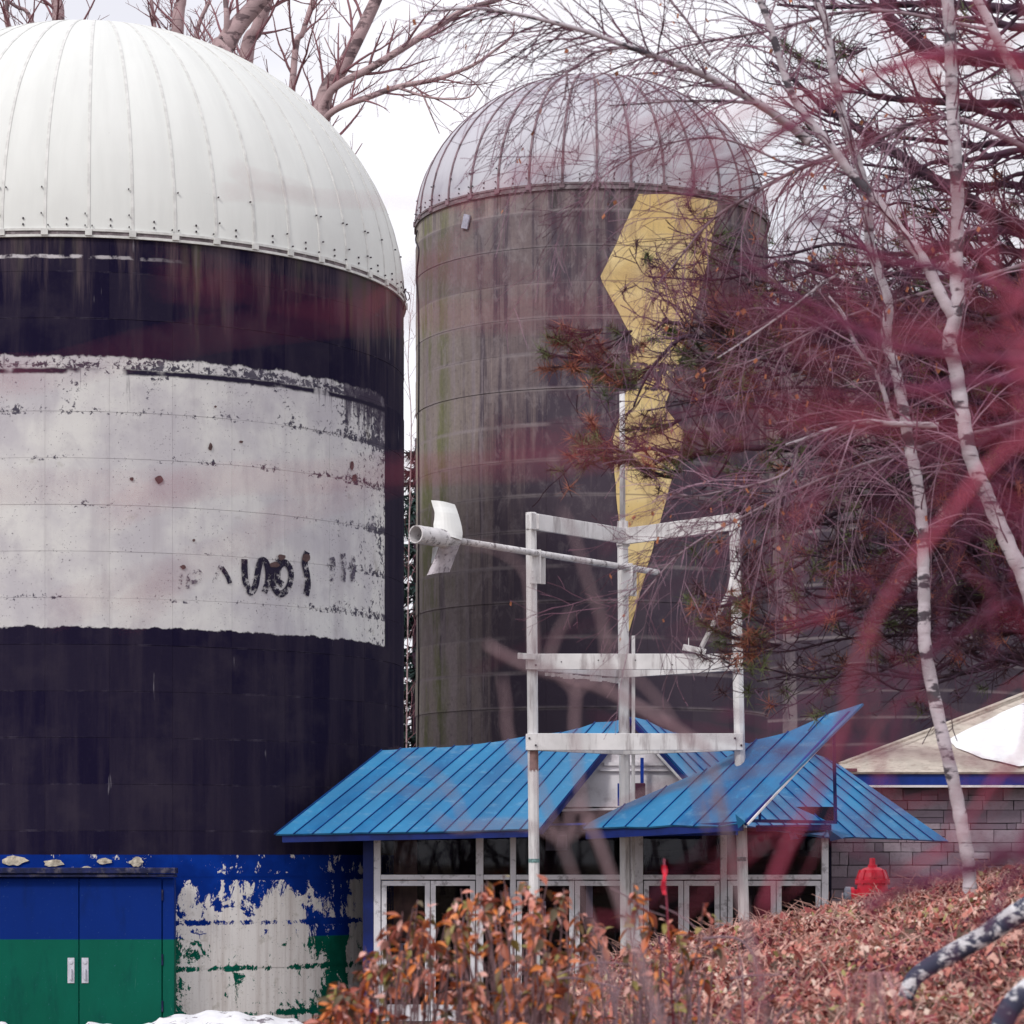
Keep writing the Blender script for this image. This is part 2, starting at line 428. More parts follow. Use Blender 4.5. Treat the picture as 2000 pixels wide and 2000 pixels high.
# ---- weathered concrete of the middle silo
def weathered(name, rad, moss_arc, dark_from):
    g = G(name, 0.9, 0.15)
    arc, z = cyl_coords(g, rad)
    v = g.vec(arc, z, 0.0)
    s1 = g.noise(g.scale(v, (1.8, 0.07, 1)), 1.0, 5, 0.6)
    s2 = g.noise(g.scale(v, (5.5, 0.22, 1)), 1.0, 5, 0.65)
    bl = g.noise(v, 0.7, 5, 0.6); fn = g.noise(v, 14, 5, 0.7)
    c = g.mix(g.step(bl, 0.3, 0.7), (0.19, 0.145, 0.145), (0.34, 0.27, 0.26))
    c = g.mix(g.mul(g.step(arc, moss_arc + 1.9, moss_arc + 0.4), 0.75), c, (0.33, 0.285, 0.25))
    # algae-black runs, and a base tone darkening lower down and to the right
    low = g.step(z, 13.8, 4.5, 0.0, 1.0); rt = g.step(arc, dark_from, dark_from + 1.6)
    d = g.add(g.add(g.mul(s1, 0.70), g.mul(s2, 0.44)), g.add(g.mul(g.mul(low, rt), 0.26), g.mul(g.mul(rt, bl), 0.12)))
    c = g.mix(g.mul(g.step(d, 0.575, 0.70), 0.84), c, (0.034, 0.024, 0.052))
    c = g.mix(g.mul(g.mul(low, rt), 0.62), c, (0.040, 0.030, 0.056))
    ps = g.mul(g.step(g.math('ABSOLUTE', g.add(g.add(arc, 3.19), g.mul(g.sub(s2, 0.5), 0.5))), 0.16, 0.26, 1, 0), g.step(z, 9.4, 8.6))
    c = g.mix(g.mul(g.mul(ps, g.step(bl, 0.35, 0.55)), 0.7), c, (0.40, 0.33, 0.35))
    # pale lime runs and moss near the left edge
    c = g.mix(g.mul(g.step(g.add(s2, g.mul(rt, -0.25)), 0.52, 0.60), 0.65), c, (0.38, 0.32, 0.335))
    moss = g.mul(g.step(arc, moss_arc + 0.9, moss_arc - 0.2, 0, 1), g.step(g.add(g.noise(g.scale(v, (2.5, 0.4, 1)), 1.0, 5), 0.0), 0.44, 0.60))
    c = g.mix(g.mul(moss, 0.9), c, (0.17, 0.19, 0.06))
    edge = g.step(arc, moss_arc - 0.95, moss_arc - 0.70, 1, 0)
    c = g.mix(g.mul(edge, 0.8), c, (0.44, 0.40, 0.34))
    topmoss = g.mul(g.step(z, 14.0, 14.9), g.step(s2, 0.50, 0.62))
    c = g.mix(g.mul(topmoss, 0.55), c, (0.06, 0.06, 0.04))
    j = g.math('ABSOLUTE', g.sub(g.math('FRACT', g.math('DIVIDE', g.sub(z, 9.43 + EYE - 0.05), 0.66)), 0.076))
    c = g.mix(g.mul(g.mul(g.step(j, 0.01, 0.09, 1, 0), g.step(g.noise(v, 1.1, 5), 0.34, 0.60)), 0.75), c, (0.36, 0.31, 0.32))
    c = g.mix(g.mul(g.step(g.noise(v, 38, 3, 0.7), 0.68, 0.74), 0.6), c, (0.45, 0.42, 0.44))
    c = g.mix(g.mul(g.step(fn, 0.3, 0.7), 0.25), c, (0.05, 0.04, 0.055))
    wn_ = g.node('ShaderNodeTexWhiteNoise'); wn_.noise_dimensions = '1D'; g.put(wn_.inputs['W'], g.math('FLOOR', g.math('DIVIDE', g.sub(z, 9.43 + EYE), 0.66)))
    c = g.mix(g.mul(wn_.outputs['Value'], 0.5), c, (0.075, 0.058, 0.075))
    mott = g.step(g.noise(g.scale(v, (1, 0.45, 1)), 4.5, 7, 0.75, 0.5), 0.48, 0.66)
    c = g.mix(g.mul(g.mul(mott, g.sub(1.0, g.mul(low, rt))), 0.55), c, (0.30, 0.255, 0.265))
    c = g.mix(g.mul(g.step(g.noise(v, 7.5, 7, 0.75), 0.55, 0.68), 0.45), c, (0.05, 0.038, 0.055))
    r = g.rnd(); c = g.mix(g.mul(r, 0.22), c, (0.13, 0.105, 0.12))
    g.color(c).bump(g.add(fn, g.noise(v, 40, 3)), 0.4, 0.01)
    return g.m
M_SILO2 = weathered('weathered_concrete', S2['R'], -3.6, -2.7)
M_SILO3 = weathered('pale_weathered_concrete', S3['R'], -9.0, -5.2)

def dome_metal(name, base, dark, spots, rough=0.7, metal=0.0):
    g = G(name, rough, 0.25)
    x, y, z = g.xyz(g.obj())
    ang = g.math('ARCTAN2', x, g.mul(y, -1))
    v = g.vec(g.mul(ang, 4.0), z, 0.0)
    s = g.noise(g.scale(v, (4.0, 0.5, 1)), 1.0, 5, 0.6)
    c = g.mix(g.step(s, 0.35, 0.7), base, tuple(b * 0.93 for b in base))
    c = g.mix(g.mul(g.step(g.noise(v, 0.9, 4), 0.45, 0.7), 0.5), c, dark)
    c = g.mix(g.mul(g.mul(g.step(g.noise(v, 30, 4, 0.7), 0.66, 0.72), g.step(g.noise(v, 1.2, 3), 0.5, 0.65)), spots), c, (0.20, 0.19, 0.19))
    r = g.rnd(); c = g.mix(g.mul(r, 0.15), c, tuple(b * 0.8 for b in base))
    g.color(c); g.b.inputs['Metallic'].default_value = metal
    return g.m
M_DOME1 = dome_metal('white_dome_sheet', (0.76, 0.775, 0.75), (0.70, 0.71, 0.69), 0.5)
M_DOME2 = dome_metal('galvanised_dome_sheet', (0.54, 0.53, 0.58), (0.27, 0.24, 0.31), 0.9)
M_RIB1 = simple('white_dome_rib', (0.66, 0.66, 0.64), 0.5, 0.12, 8)
M_RIB2 = simple('rusty_dome_rib', (0.20, 0.14, 0.16), 0.7, 0.4, 5)
M_RIM = simple('dark_rim_steel_and_shadow', (0.16, 0.13, 0.14), 0.6, 0.4, 7, dirt=(0.35, 0.32, 0.33), dscale=9)
M_BOLT = simple('dark_bolt', (0.05, 0.04, 0.05), 0.6)

def silo(s, root, zbot, ztop, course, jref, npan, a_lo, a_hi, rise, ngore, m_wall, m_dome, m_rib, dome_seen, gp=0.0022, jit=0.005):
    rad = s['R']
    mb = MB()
    mb.lathe((0, 0, 0), [(rad - 0.008, -0.3), (rad - 0.008, ztop + 0.02)], 96)
    mb.build('wall_core', m_wall, root, smooth=True)
    # cast courses with recessed joints: each panel its own part
    lo = jref - math.ceil((jref - zbot) / course) * course
    zs = []
    z = lo
    while z < ztop - 0.1:
        zs.append((max(z, zbot), min(z + course, ztop))); z += course
    rr = random.Random(npan)
    da = 2 * math.pi / npan
    k0 = int(math.floor(a_lo / da)); k1 = int(math.ceil(a_hi / da))
    for (z0, z1) in zs:
        ring_j = rr.uniform(-0.002, jit)
        for k in range(k0, k1):
            a0, a1 = k * da + 0.55 * gp / rad, (k + 1) * da - 0.55 * gp / rad
            ro = rad + ring_j + rr.uniform(-0.001, 0.002); ri = rad - 0.03
            ns = 5; A = [a0 + (a1 - a0) * i / ns for i in range(ns + 1)]
            z0b, z1b = z0 + gp * rr.uniform(0.5, 1.4), z1 - gp * rr.uniform(0.5, 1.4)
            P = lambda a, r_, z_: (r_ * math.sin(a), -r_ * math.cos(a), z_)
            mb = MB()
            front = [P(a, ro, z0b) for a in A] + [P(a, ro, z1b) for a in A]
            n1 = ns + 1
            mb.add(front, [(i, i + 1, n1 + i + 1, n1 + i) for i in range(ns)])
            top = [P(a, ro, z1b) for a in A] + [P(a, ri, z1b) for a in A]
            mb.add(top, [(i, i + 1, n1 + i + 1, n1 + i) for i in range(ns)])
            bot = [P(a, ri, z0b) for a in A] + [P(a, ro, z0b) for a in A]
            mb.add(bot, [(i, i + 1, n1 + i + 1, n1 + i) for i in range(ns)])
            mb.add([P(a0, ri, z0b), P(a0, ro, z0b), P(a0, ro, z1b), P(a0, ri, z1b)], [(0, 1, 2, 3)])
            mb.add([P(a1, ro, z0b), P(a1, ri, z0b), P(a1, ri, z1b), P(a1, ro, z1b)], [(0, 1, 2, 3)])
            mb.build('concrete_panel', m_wall, root, smooth=True)
    # dome: overlapping gores and ribs
    dr = rad + 0.012
    dome = empty('dome', (0, 0, 0), parent=root)
    dg = 2 * math.pi / ngore
    def prof(t, off=0.0): return ((dr + off) * math.cos(t), ztop + 0.06 + (rise + off) * math.sin(t))
    rib_h = 0.012 if m_rib is M_RIB1 else 0.024
    nt = 18; tmax = R(88.5)
    mbc = MB(); mbc.lathe((0, 0, 0), [((dr - 0.03) * math.cos(t), ztop + 0.06 + (rise - 0.03) * math.sin(t)) for t in [R(90) * i / 20 for i in range(21)]], 96)
    mbc.build('dome_lining', m_dome, root, smooth=True)
    mbx = MB(); mbr = MB()
    for k in range(ngore):
        a0 = k * dg; ac = a0 + dg / 2
        if abs((ac + math.pi) % (2 * math.pi) - math.pi) > dome_seen: continue
        mb = MB(); V = []; nu = 4
        for i in range(nt + 1):
            t = tmax * i / nt
            for j in range(nu + 1):
                bulge = 0.010 * math.sin(math.pi * j / nu)
                r_, z_ = prof(t, bulge)
                a = a0 + dg * j / nu
                V.append((r_ * math.sin(a), -r_ * math.cos(a), z_))
        w = nu + 1
        mb.add(V, [(i * w + j, i * w + j + 1, (i + 1) * w + j + 1, (i + 1) * w + j) for i in range(nt) for j in range(nu)])
        mb.build('roof_panel', m_dome, dome, smooth=True)
        # rib over the seam
        mb = MB(); V = []
        for i in range(nt + 1):
            t = tmax * i / nt
            hw = min(0.020, dg * dr * math.cos(t) * 0.35)
            for (du, off) in ((-hw, -0.004), (-hw, rib_h), (hw, rib_h), (hw, -0.004)):
                r_, z_ = prof(t, off); a = a0 + du / max(r_, 0.05)
                V.append((r_ * math.sin(a), -r_ * math.cos(a), z_))
        mb.add(V, [(i * 4 + j, i * 4 + j + 1, (i + 1) * 4 + j + 1, (i + 1) * 4 + j) for i in range(nt) for j in range(3)])
        mb.build('rib', m_rib, dome, smooth=False)
        # bolts up the rib and in pairs along the foot of the panel
        for t in (0.02, 0.06, 0.15):
            r_, z_ = prof(t, 0.026)
            for sgn in (-1, 1):
                if rr.random() < 0.5:
                    a = a0 + sgn * 0.05 / r_
                    mbx.box((r_ * math.sin(a), -r_ * math.cos(a), z_), (0.017, 0.03, 0.02), a)
        for dz in (0.10, 0.19):
            r_, z_ = prof(dz / rise, 0.018)
            mbx.box((r_ * math.sin(ac), -r_ * math.cos(ac), z_), (0.02, 0.02, 0.026), ac)
        # clip that ties the rib to the rim
        r_ = dr + 0.03
        mbr.box((r_ * math.sin(a0), -r_ * math.cos(a0), ztop + 0.045), (0.10, 0.045, 0.09), a0)
    tag(mbx.build('bolts', M_BOLT, dome), kind='stuff')
    tag(mbr.build('rim_clips', m_rib if m_rib is M_RIB2 else M_RIB1, dome), kind='stuff')
    mb = MB()
    for zc in (ztop + 0.085, ztop - 0.005):
        mb.lathe((0, 0, zc), [(dr - 0.05, -0.018), (dr + 0.03, -0.018), (dr + 0.03, 0.018), (dr - 0.05, 0.018)], 96)
    mb.build('rim', M_RIB1 if m_rib is M_RIB1 else M_RIM, dome, smooth=False)
    mb = MB(); mb.lathe((0, 0, ztop + 0.04), [(dr + 0.012, -0.05), (dr + 0.012, 0.05)], 96); mb.build('painted_rim_shadow', M_RIM, dome, smooth=True)  # dark band that paints the shade between the two rim rails
    return dome

silo1 = empty('silo', (S1['cx'], S1['cy'], 0), 'large black silo with a white painted field, white dome and blue and green foot', 'silo', 'farm silos')
silo2 = empty('silo', (S2['cx'], S2['cy'], 0), 'weathered brown concrete silo with a faded yellow zigzag and grey dome, in the middle', 'silo', 'farm silos')
silo3 = empty('silo', (S3['cx'], S3['cy'], 0), 'pale concrete silo farthest back, mostly hidden behind birch and pine branches', 'silo', 'farm silos')
DOME1_RISE, DOME2_RISE = 4.36, 2.88
silo(S1, silo1, 0.0, Z_TOP1, COURSE, J1, 34, R(-42), R(98), DOME1_RISE, 50, M_SILO1, M_DOME1, M_RIB1, R(115))
Z_TOP2 = 12.48 + EYE
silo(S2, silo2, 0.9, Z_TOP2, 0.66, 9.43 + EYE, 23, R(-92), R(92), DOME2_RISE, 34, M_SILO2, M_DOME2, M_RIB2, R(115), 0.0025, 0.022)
Z_TOP3 = 13.75 + EYE
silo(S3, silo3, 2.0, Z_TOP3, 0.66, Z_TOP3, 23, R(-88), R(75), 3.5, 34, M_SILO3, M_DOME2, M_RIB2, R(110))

# ---- faded yellow zigzag painted on the middle silo: a skin 4 mm proud of the panels
def chain(poly, y):
    for (x0, y0), (x1, y1) in zip(poly, poly[1:]):
        if y0 <= y <= y1: return x0 + (x1 - x0) * (y - y0) / max(1e-6, y1 - y0)
    return poly[-1][0]
LFT = [(1248, 379), (1172, 543), (1235, 660), (1222, 770), (1196, 865), (1226, 1244)]
RGT = [(1401, 400), (1385, 505), (1330, 700), (1298, 795), (1338, 845), (1226, 1244)]
g = G('faded_yellow_paint', 0.8, 0.2)
p = g.obj(); nz = g.noise(p, 5, 5, 0.65)
c = g.mix(g.step(g.noise(p, 1.5, 4), 0.35, 0.7), (0.74, 0.54, 0.23), (0.82, 0.65, 0.34))
c = g.mix(g.mul(g.step(g.noise(g.scale(p, (2, 2, 0.25)), 2.5, 6, 0.7), 0.46, 0.68), 0.6), c, (0.42, 0.29, 0.16))
c = g.mix(g.mul(g.step(g.noise(p, 9, 6, 0.75), 0.60, 0.68), 0.6), c, (0.20, 0.15, 0.14))
jz = g.math('ABSOLUTE', g.sub(g.math('FRACT', g.math('DIVIDE', g.sub(g.xyz(p)[2], 9.43 + EYE - 0.05), 0.66)), 0.076))
c = g.mix(g.mul(g.step(jz, 0.012, 0.03, 1, 0), 0.55), c, (0.16, 0.11, 0.10))
g.color(c)
px, py, pz = g.xyz(p)
gap = g.mul(g.step(pz, 11.15, 11.22), g.step(pz, 11.68, 11.76, 1, 0))
g.alpha(g.step(g.sub(g.add(g.mul(nz, 0.7), g.mul(g.noise(p, 22, 5, 0.7), 0.3)), g.mul(gap, 0.19)), 0.33, 0.37))
mb = MB(); V = []; nc = 14; rows = 70
ys = [379 + (1243 - 379) * i / rows for i in range(rows + 1)]
for yv in ys:
    yl = chain(LFT, max(yv, 379)); yr = chain(RGT, max(yv, 400))
    yl += rng.uniform(-0.8, 0.8); yr += rng.uniform(-0.8, 0.8)
    for j in range(nc + 1):
        q = on_cyl(S2['cx'], S2['cy'], S2['R'] + 0.031, yl + (yr - yl) * j / nc, max(yv, 379))
        q.z = min(q.z, Z_TOP2 - 0.06)
        V.append((q.x - S2['cx'], q.y - S2['cy'], q.z))
w = nc + 1
mb.add(V, [(i * w + j, (i + 1) * w + j, (i + 1) * w + j + 1, i * w + j + 1) for i in range(rows) for j in range(nc)])
mb.build('painted_zigzag', g.m, silo2)

# ---- cable, light conduit and the small plate on the middle silo
def local(s, v): return (v.x - s['cx'], v.y - s['cy'], v.z)
M_CABLE = simple('black_cable', (0.03, 0.025, 0.035), 0.6)
M_GREYPLATE = simple('grey_metal_plate', (0.36, 0.36, 0.44), 0.5, 0.3, 9)
mb = MB()
pts = [on_cyl(S2['cx'], S2['cy'], S2['R'] + 0.03, x, y) for x, y in [(815, 450), (812, 470), (818, 490), (814, 540), (817, 600), (818, 700), (817, 850), (818, 1000), (817, 1150), (818, 1300), (816, 1480), (816, 1640)]]
mb.tube([local(S2, q) for q in catmull(pts, 5)], 0.016, 6)
mb.build('cable', M_CABLE, silo2, smooth=True)
mb = MB()
qc = on_cyl(S2['cx'], S2['cy'], S2['R'] + 0.05, 910, 433)
a = math.atan2(qc.x - S2['cx'], -(qc.y - S2['cy']))
mb.box(local(S2, qc), (0.17, 0.04, 0.27), M=Matrix.Rotation(a, 3, 'Z') @ Matrix.Rotation(R(17), 3, 'Y'))
mb.build('plate', M_GREYPLATE, silo2, bevel=0.008)

# ---- worn lettering left on the white field of the big silo
g = G('worn_black_lettering', 0.85, 0.2)
p = g.obj()
g.color((0.018, 0.014, 0.034)).alpha(g.step(g.add(g.noise(p, 14, 6, 0.78), g.mul(g.noise(p, 3, 2), 0.25)), 0.535, 0.60))
M_LETTER = g.m
g = G('faint_worn_lettering', 0.85, 0.2)
p = g.obj()
g.color((0.10, 0.085, 0.12)).alpha(g.step(g.add(g.noise(p, 18, 6, 0.78), g.mul(g.noise(p, 3, 2), 0.25)), 0.60, 0.67))
M_FAINT = g.m
def stroke(pts, w, name, m):
    P = [on_cyl(S1['cx'], S1['cy'], S1['R'] + 0.017, x / 2.76, 650 + y / 2.76) for x, y in pts]
    P = [Vector(local(S1, q)) for q in catmull(P, 5)]
    mb = MB(); V = []
    for i, q in enumerate(P):
        d = (P[min(i + 1, len(P) - 1)] - P[max(i - 1, 0)]).normalized()
        nrm = Vector((q.x, q.y, 0)).normalized(); sd = d.cross(nrm).normalized() * w / 2
        for s_ in (-1, 0, 1):
            e = q + sd * s_; k = (S1['R'] + 0.017) / math.hypot(e.x, e.y); V.append((e.x * k, e.y * k, e.z))
    mb.add(V, [(3 * i + j, 3 * i + j + 1, 3 * i + j + 4, 3 * i + j + 3) for i in range(len(P) - 1) for j in range(2)])
    mb.build(name, m, silo1, smooth=True)
stroke([(1318, 1220), (1322, 1330), (1350, 1398), (1378, 1360), (1392, 1280), (1408, 1228), (1438, 1245), (1446, 1330), (1425, 1400)], 0.105, 'letter', M_LETTER)
stroke([(1520, 1225), (1470, 1270), (1468, 1350), (1510, 1408), (1556, 1370), (1570, 1290), (1540, 1240), (1505, 1262), (1498, 1330), (1525, 1360)], 0.105, 'letter', M_LETTER)
stroke([(1655, 1180), (1643, 1240), (1655, 1300), (1660, 1360), (1650, 1415)], 0.12, 'letter', M_LETTER)
stroke([(1190, 1255), (1170, 1300), (1150, 1350)], 0.06, 'letter', M_FAINT)
stroke([(1195, 1265), (1225, 1310), (1240, 1350)], 0.07, 'letter', M_LETTER)
stroke([(1010, 1380), (1020, 1310), (1070, 1285), (1085, 1330), (1030, 1345)], 0.06, 'letter', M_FAINT)
stroke([(975, 1300), (970, 1380)], 0.05, 'letter', M_FAINT)
for bx in (1790, 1850, 1900):
    stroke([(bx, 1180 + (bx % 40)), (bx + 6, 1250), (bx, 1340)], 0.12, 'letter', M_FAINT)

# ---- double door of the big silo
g = G('door_paint', 0.75, 0.12)
p = g.obj(); px, py, pz = g.xyz(p)
n1 = g.noise(g.scale(p, (1, 1, 0.4)), 2.5, 5)
bl = g.mix(n1, (0.0010, 0.018, 0.15), (0.0012, 0.024, 0.20)); gr = g.mix(n1, (0.0012, 0.085, 0.055), (0.0015, 0.12, 0.08))
c = g.mix(g.step(pz, Z_GR - 0.006, Z_GR + 0.006), gr, bl)
c = g.mix(g.mul(g.step(g.noise(p, 30, 3, 0.7), 0.68, 0.72), 0.5), c, (0.08, 0.16, 0.28))
sc_ = g.noise(g.scale(p, (14, 1, 1.2)), 1.0, 4, 0.7, 1.5)
c = g.mix(g.mul(g.mul(g.step(sc_, 0.66, 0.70), g.step(pz, 1.3, 0.2)), 0.35), c, (0.10, 0.24, 0.22))
c = g.mix(g.mul(g.step(g.noise(g.scale(p, (1, 1, 0.3)), 4, 5, 0.7), 0.50, 0.75), 0.30), c, (0.002, 0.008, 0.03))
g.color(c); M_DOOR = g.m
M_LEDGE = simple('chipped_dark_ledge', (0.006, 0.010, 0.06), 0.6, 0.5, 9, dirt=(0.16, 0.14, 0.16), dscale=7, damt=0.5)
M_PLASTER = simple('cream_plaster', (0.56, 0.50, 0.40), 0.9, 0.3, 14, dirt=(0.12, 0.09, 0.07), dscale=9, damt=0.6, bump=0.5)
M_HANDLE = simple('brushed_steel', (0.55, 0.55, 0.62), 0.35, 0.1, 12, spec=0.6)
ydoor = -S1['R'] - 0.05
def dx(px): return (px * 1.0352 - 1000) / F * (S1['cy'] + ydoor) - S1['cx']
def dz(py): return EYE + (1680 - py * 1.0352) / F * (S1['cy'] + ydoor)
seam = dx(149); xr = dx(305); xl = 2 * seam - xr; zt = dz(1657)
for (a, b) in ((xl, seam - 0.006), (seam + 0.006, xr)):
    mb = MB(); mb.box(((a + b) / 2, ydoor + 0.03, zt / 2 + 0.01), (b - a, 0.06, zt - 0.02))
    d = mb.build('door', M_DOOR, silo1, bevel=0.006)
    hx = seam + (-0.115 if a == xl else 0.09)
    mb = MB(); mb.box((hx, ydoor - 0.006, dz(1831)), (0.10, 0.012, 0.37))
    mb.box((hx, ydoor - 0.03, dz(1838)), (0.03, 0.035, 0.16)); mb.lathe((hx, ydoor - 0.012, dz(1815)), [(0.03, 0), (0.03, 0.014), (0.0, 0.016)], 12, axis=(0, -1, 0))
    mb.lathe((hx, ydoor - 0.012, dz(1846)), [(0.012, 0), (0.012, 0.01), (0, 0.012)], 8, axis=(0, -1, 0))
    mb.build('handle', M_HANDLE, d, bevel=0.003)
    if a != xl:
        for zy in (1690, 1812, 1900):
            mb = MB(); mb.lathe((xr + 0.012, ydoor - 0.01, dz(zy) - 0.07), [(0.014, 0), (0.014, 0.16)], 8, cap=True); mb.build('hinge', M_LEDGE, d)
for jx in (xr + 0.10, xl - 0.10):
    mb = MB(); mb.box((jx, ydoor + 0.10, zt / 2), (0.17, 0.20, zt)); mb.build('door_jamb', M_DOOR, silo1, bevel=0.008)
mb = MB()
mb.box(((xl + dx(333)) / 2 - 0.2, ydoor + 0.02, (dz(1637) + dz(1648)) / 2), (dx(333) - xl + 0.4, 0.36, dz(1637) - dz(1648)))
mb.box(((xl + dx(331)) / 2 - 0.2, ydoor + 0.05, (dz(1649) + dz(1655)) / 2), (dx(331) - xl + 0.4, 0.36, dz(1649) - dz(1655)))
mb.build('lintel', M_LEDGE, silo1, bevel=0.01)
for (x0, x1, y0, y1) in ((-2, 54, 1614, 1634), (78, 122, 1621, 1636), (175, 212, 1618, 1632), (240, 268, 1616, 1637), (150, 172, 1634, 1643)):
    rr = random.Random(x1); n = 15; ring = []
    for k in range(n):
        a = 2 * math.pi * k / n; q = rr.uniform(0.62, 1.05)
        ring.append((dx((x0 + x1) / 2 + (x1 - x0) / 2 * q * math.cos(a)), dz((y0 + y1) / 2 - (y1 - y0) / 2 * rr.uniform(0.6, 1.05) * math.sin(a))))
    def yy(x): return -math.sqrt(max(0, (S1['R'] + 0.018) ** 2 - x * x)) - 0.006
    mb = MB(); cxm = sum(a for a, b in ring) / n; czm = sum(b for a, b in ring) / n
    V = [(cxm, yy(cxm) - 0.016, czm)] + [(a, yy(a) - 0.008, b) for a, b in ring] + [(a, yy(a) + 0.03, b) for a, b in ring]
    mb.add(V, [(0, 1 + k, 1 + (k + 1) % n) for k in range(n)] + [(1 + k, 1 + n + k, 1 + n + (k + 1) % n, 1 + (k + 1) % n) for k in range(n)])
    mb.build('plaster_flake', M_PLASTER, silo1)
# blistered holes where paint and skin have fallen off the white field
M_HOLE = simple('brown_bare_patch', (0.10, 0.06, 0.06), 0.9, 0.3, 12)
for (x, y, rx, ry) in ((1135, 615, 12, 22), (857, 790, 22, 24), (710, 787, 12, 11), (987, 1262, 17, 12), (1480, 1250, 28, 16), (1520, 1210, 22, 18), (1652, 1212, 24, 26), (1900, 715, 10, 28), (1912, 782, 13, 20), (1162, 398, 8, 7), (1045, 1118, 8, 8), (1300, 588, 12, 8)):
    rr = random.Random(x); n = 11; mb = MB(); V = []
    for k in range(n + 1):
        a = 2 * math.pi * k / n; q = rr.uniform(0.75, 1.1) if k < n else 0
        e = on_cyl(S1['cx'], S1['cy'], S1['R'] + 0.021, (x + rx * q * math.cos(a)) / 2.76, 650 + (y + ry * q * math.sin(a)) / 2.76)
        V.append(local(S1, e))
    mb.add(V, [(n, (k + 1) % n, k) for k in range(n)]); mb.build('bare_patch', M_HOLE, silo1)
# the loose wire at the right end of the rim
mb = MB()
mb.tube([local(S1, q) for q in catmull([S(787, 605, 44.6), S(790, 590, 44.5), S(786, 575, 44.5), S(795, 570, 44.4), S(800, 580, 44.4), S(795, 586, 44.4), S(788, 560, 44.5), S(787, 548, 44.6)], 4)], 0.008, 4)
mb.build('wire', M_CABLE, silo1)
# ================================================================== entrance pavilion under blue metal roofs
M_WHITE = simple('weathered_white_paint', (0.70, 0.685, 0.69), 0.6, 0.10, 3, dirt=(0.20, 0.16, 0.17), dscale=7, damt=0.6, bump=0.1, streak=True)
M_FRAME = simple('white_window_frame', (0.76, 0.75, 0.80), 0.5, 0.1, 4, dirt=(0.10, 0.08, 0.10), dscale=8, damt=0.6)
M_NAVY = simple('navy_fascia', (0.004, 0.016, 0.13), 0.45, 0.3, 3)
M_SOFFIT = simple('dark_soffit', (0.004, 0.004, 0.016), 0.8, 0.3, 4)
M_PANELW = simple('grey_white_board', (0.76, 0.73, 0.76), 0.7, 0.08, 2, dirt=(0.35, 0.30, 0.33), dscale=2.5, damt=0.5)
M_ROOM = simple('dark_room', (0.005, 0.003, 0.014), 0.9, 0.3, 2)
M_WOODP = simple('brown_wood_panel', (0.20, 0.105, 0.07), 0.6, 0.3, 5, dirt=(0.07, 0.03, 0.03), dscale=8, damt=0.6, streak=True)
M_NOTICE = simple('white_notice', (0.62, 0.64, 0.70), 0.7, 0.06, 9)
M_BLUEBAR = simple('blue_painted_steel', (0.003, 0.030, 0.24), 0.4, 0.25, 6)
M_MAROON = simple('maroon_box', (0.06, 0.015, 0.035), 0.6, 0.4, 8)
g = G('blue_roof_sheet', 0.42, 0.5)
p = g.pos()
n = g.noise(p, 1.3, 5, 0.6)
c = g.mix(g.step(n, 0.3, 0.7), (0.0025, 0.085, 0.25), (0.008, 0.165, 0.39))
c = g.mix(g.mul(g.step(g.noise(p, 7, 5, 0.7), 0.56, 0.70), 0.4), c, (0.05, 0.30, 0.55))
c = g.mix(g.mul(g.step(g.noise(p, 45, 3, 0.7), 0.70, 0.75), 0.6), c, (0.35, 0.55, 0.65))
r = g.rnd(); c = g.mix(g.mul(r, 0.5), c, (0.05, 0.29, 0.52))
c = g.mix(g.mul(g.step(g.noise(g.scale(p, (1.2, 1.2, 5.0)), 2.2, 5, 0.7), 0.54, 0.70), 0.32), c, (0.20, 0.36, 0.52))
g.color(c).bump(g.noise(p, 1.6, 3), 0.35, 0.06); M_ROOF = g.m
g = G('dark_window_glass', 0.03, 0.5)
g.color((0.9, 0.92, 1.0)); g.b.inputs['Transmission Weight'].default_value = 1.0; g.b.inputs['IOR'].default_value = 1.45
lp = g.node('ShaderNodeBsdfTransparent'); lp.inputs[0].default_value = (0.75, 0.75, 0.82, 1)
gl = g.node('ShaderNodeBsdfGlossy'); gl.inputs['Roughness'].default_value = 0.02
fr = g.node('ShaderNodeFresnel'); fr.inputs['IOR'].default_value = 1.33
ms = g.node('ShaderNodeMixShader')
g.nt.links.new(fr.outputs[0], ms.inputs[0]); g.nt.links.new(lp.outputs[0], ms.inputs[1]); g.nt.links.new(gl.outputs[0], ms.inputs[2])
g.nt.links.new(ms.outputs[0], g.out.inputs['Surface']); M_GLASS = g.m

YW = 41.5
pav = empty('entrance_pavilion', (1.4, YW, 0), 'glazed entrance with sloping bright blue metal roofs between the black silo and the stone building', 'entrance building')
PO = Vector((1.4, YW, 0))
def X(px, y=YW): return (px * 1.0352 - 1000) / F * y
def Z(py, y=YW): return EYE + (1680 - py * 1.0352) / F * y
def part(mb, name, m, parent=pav, off=PO, **k): return shift(mb, -off).build(name, m, parent, **k)

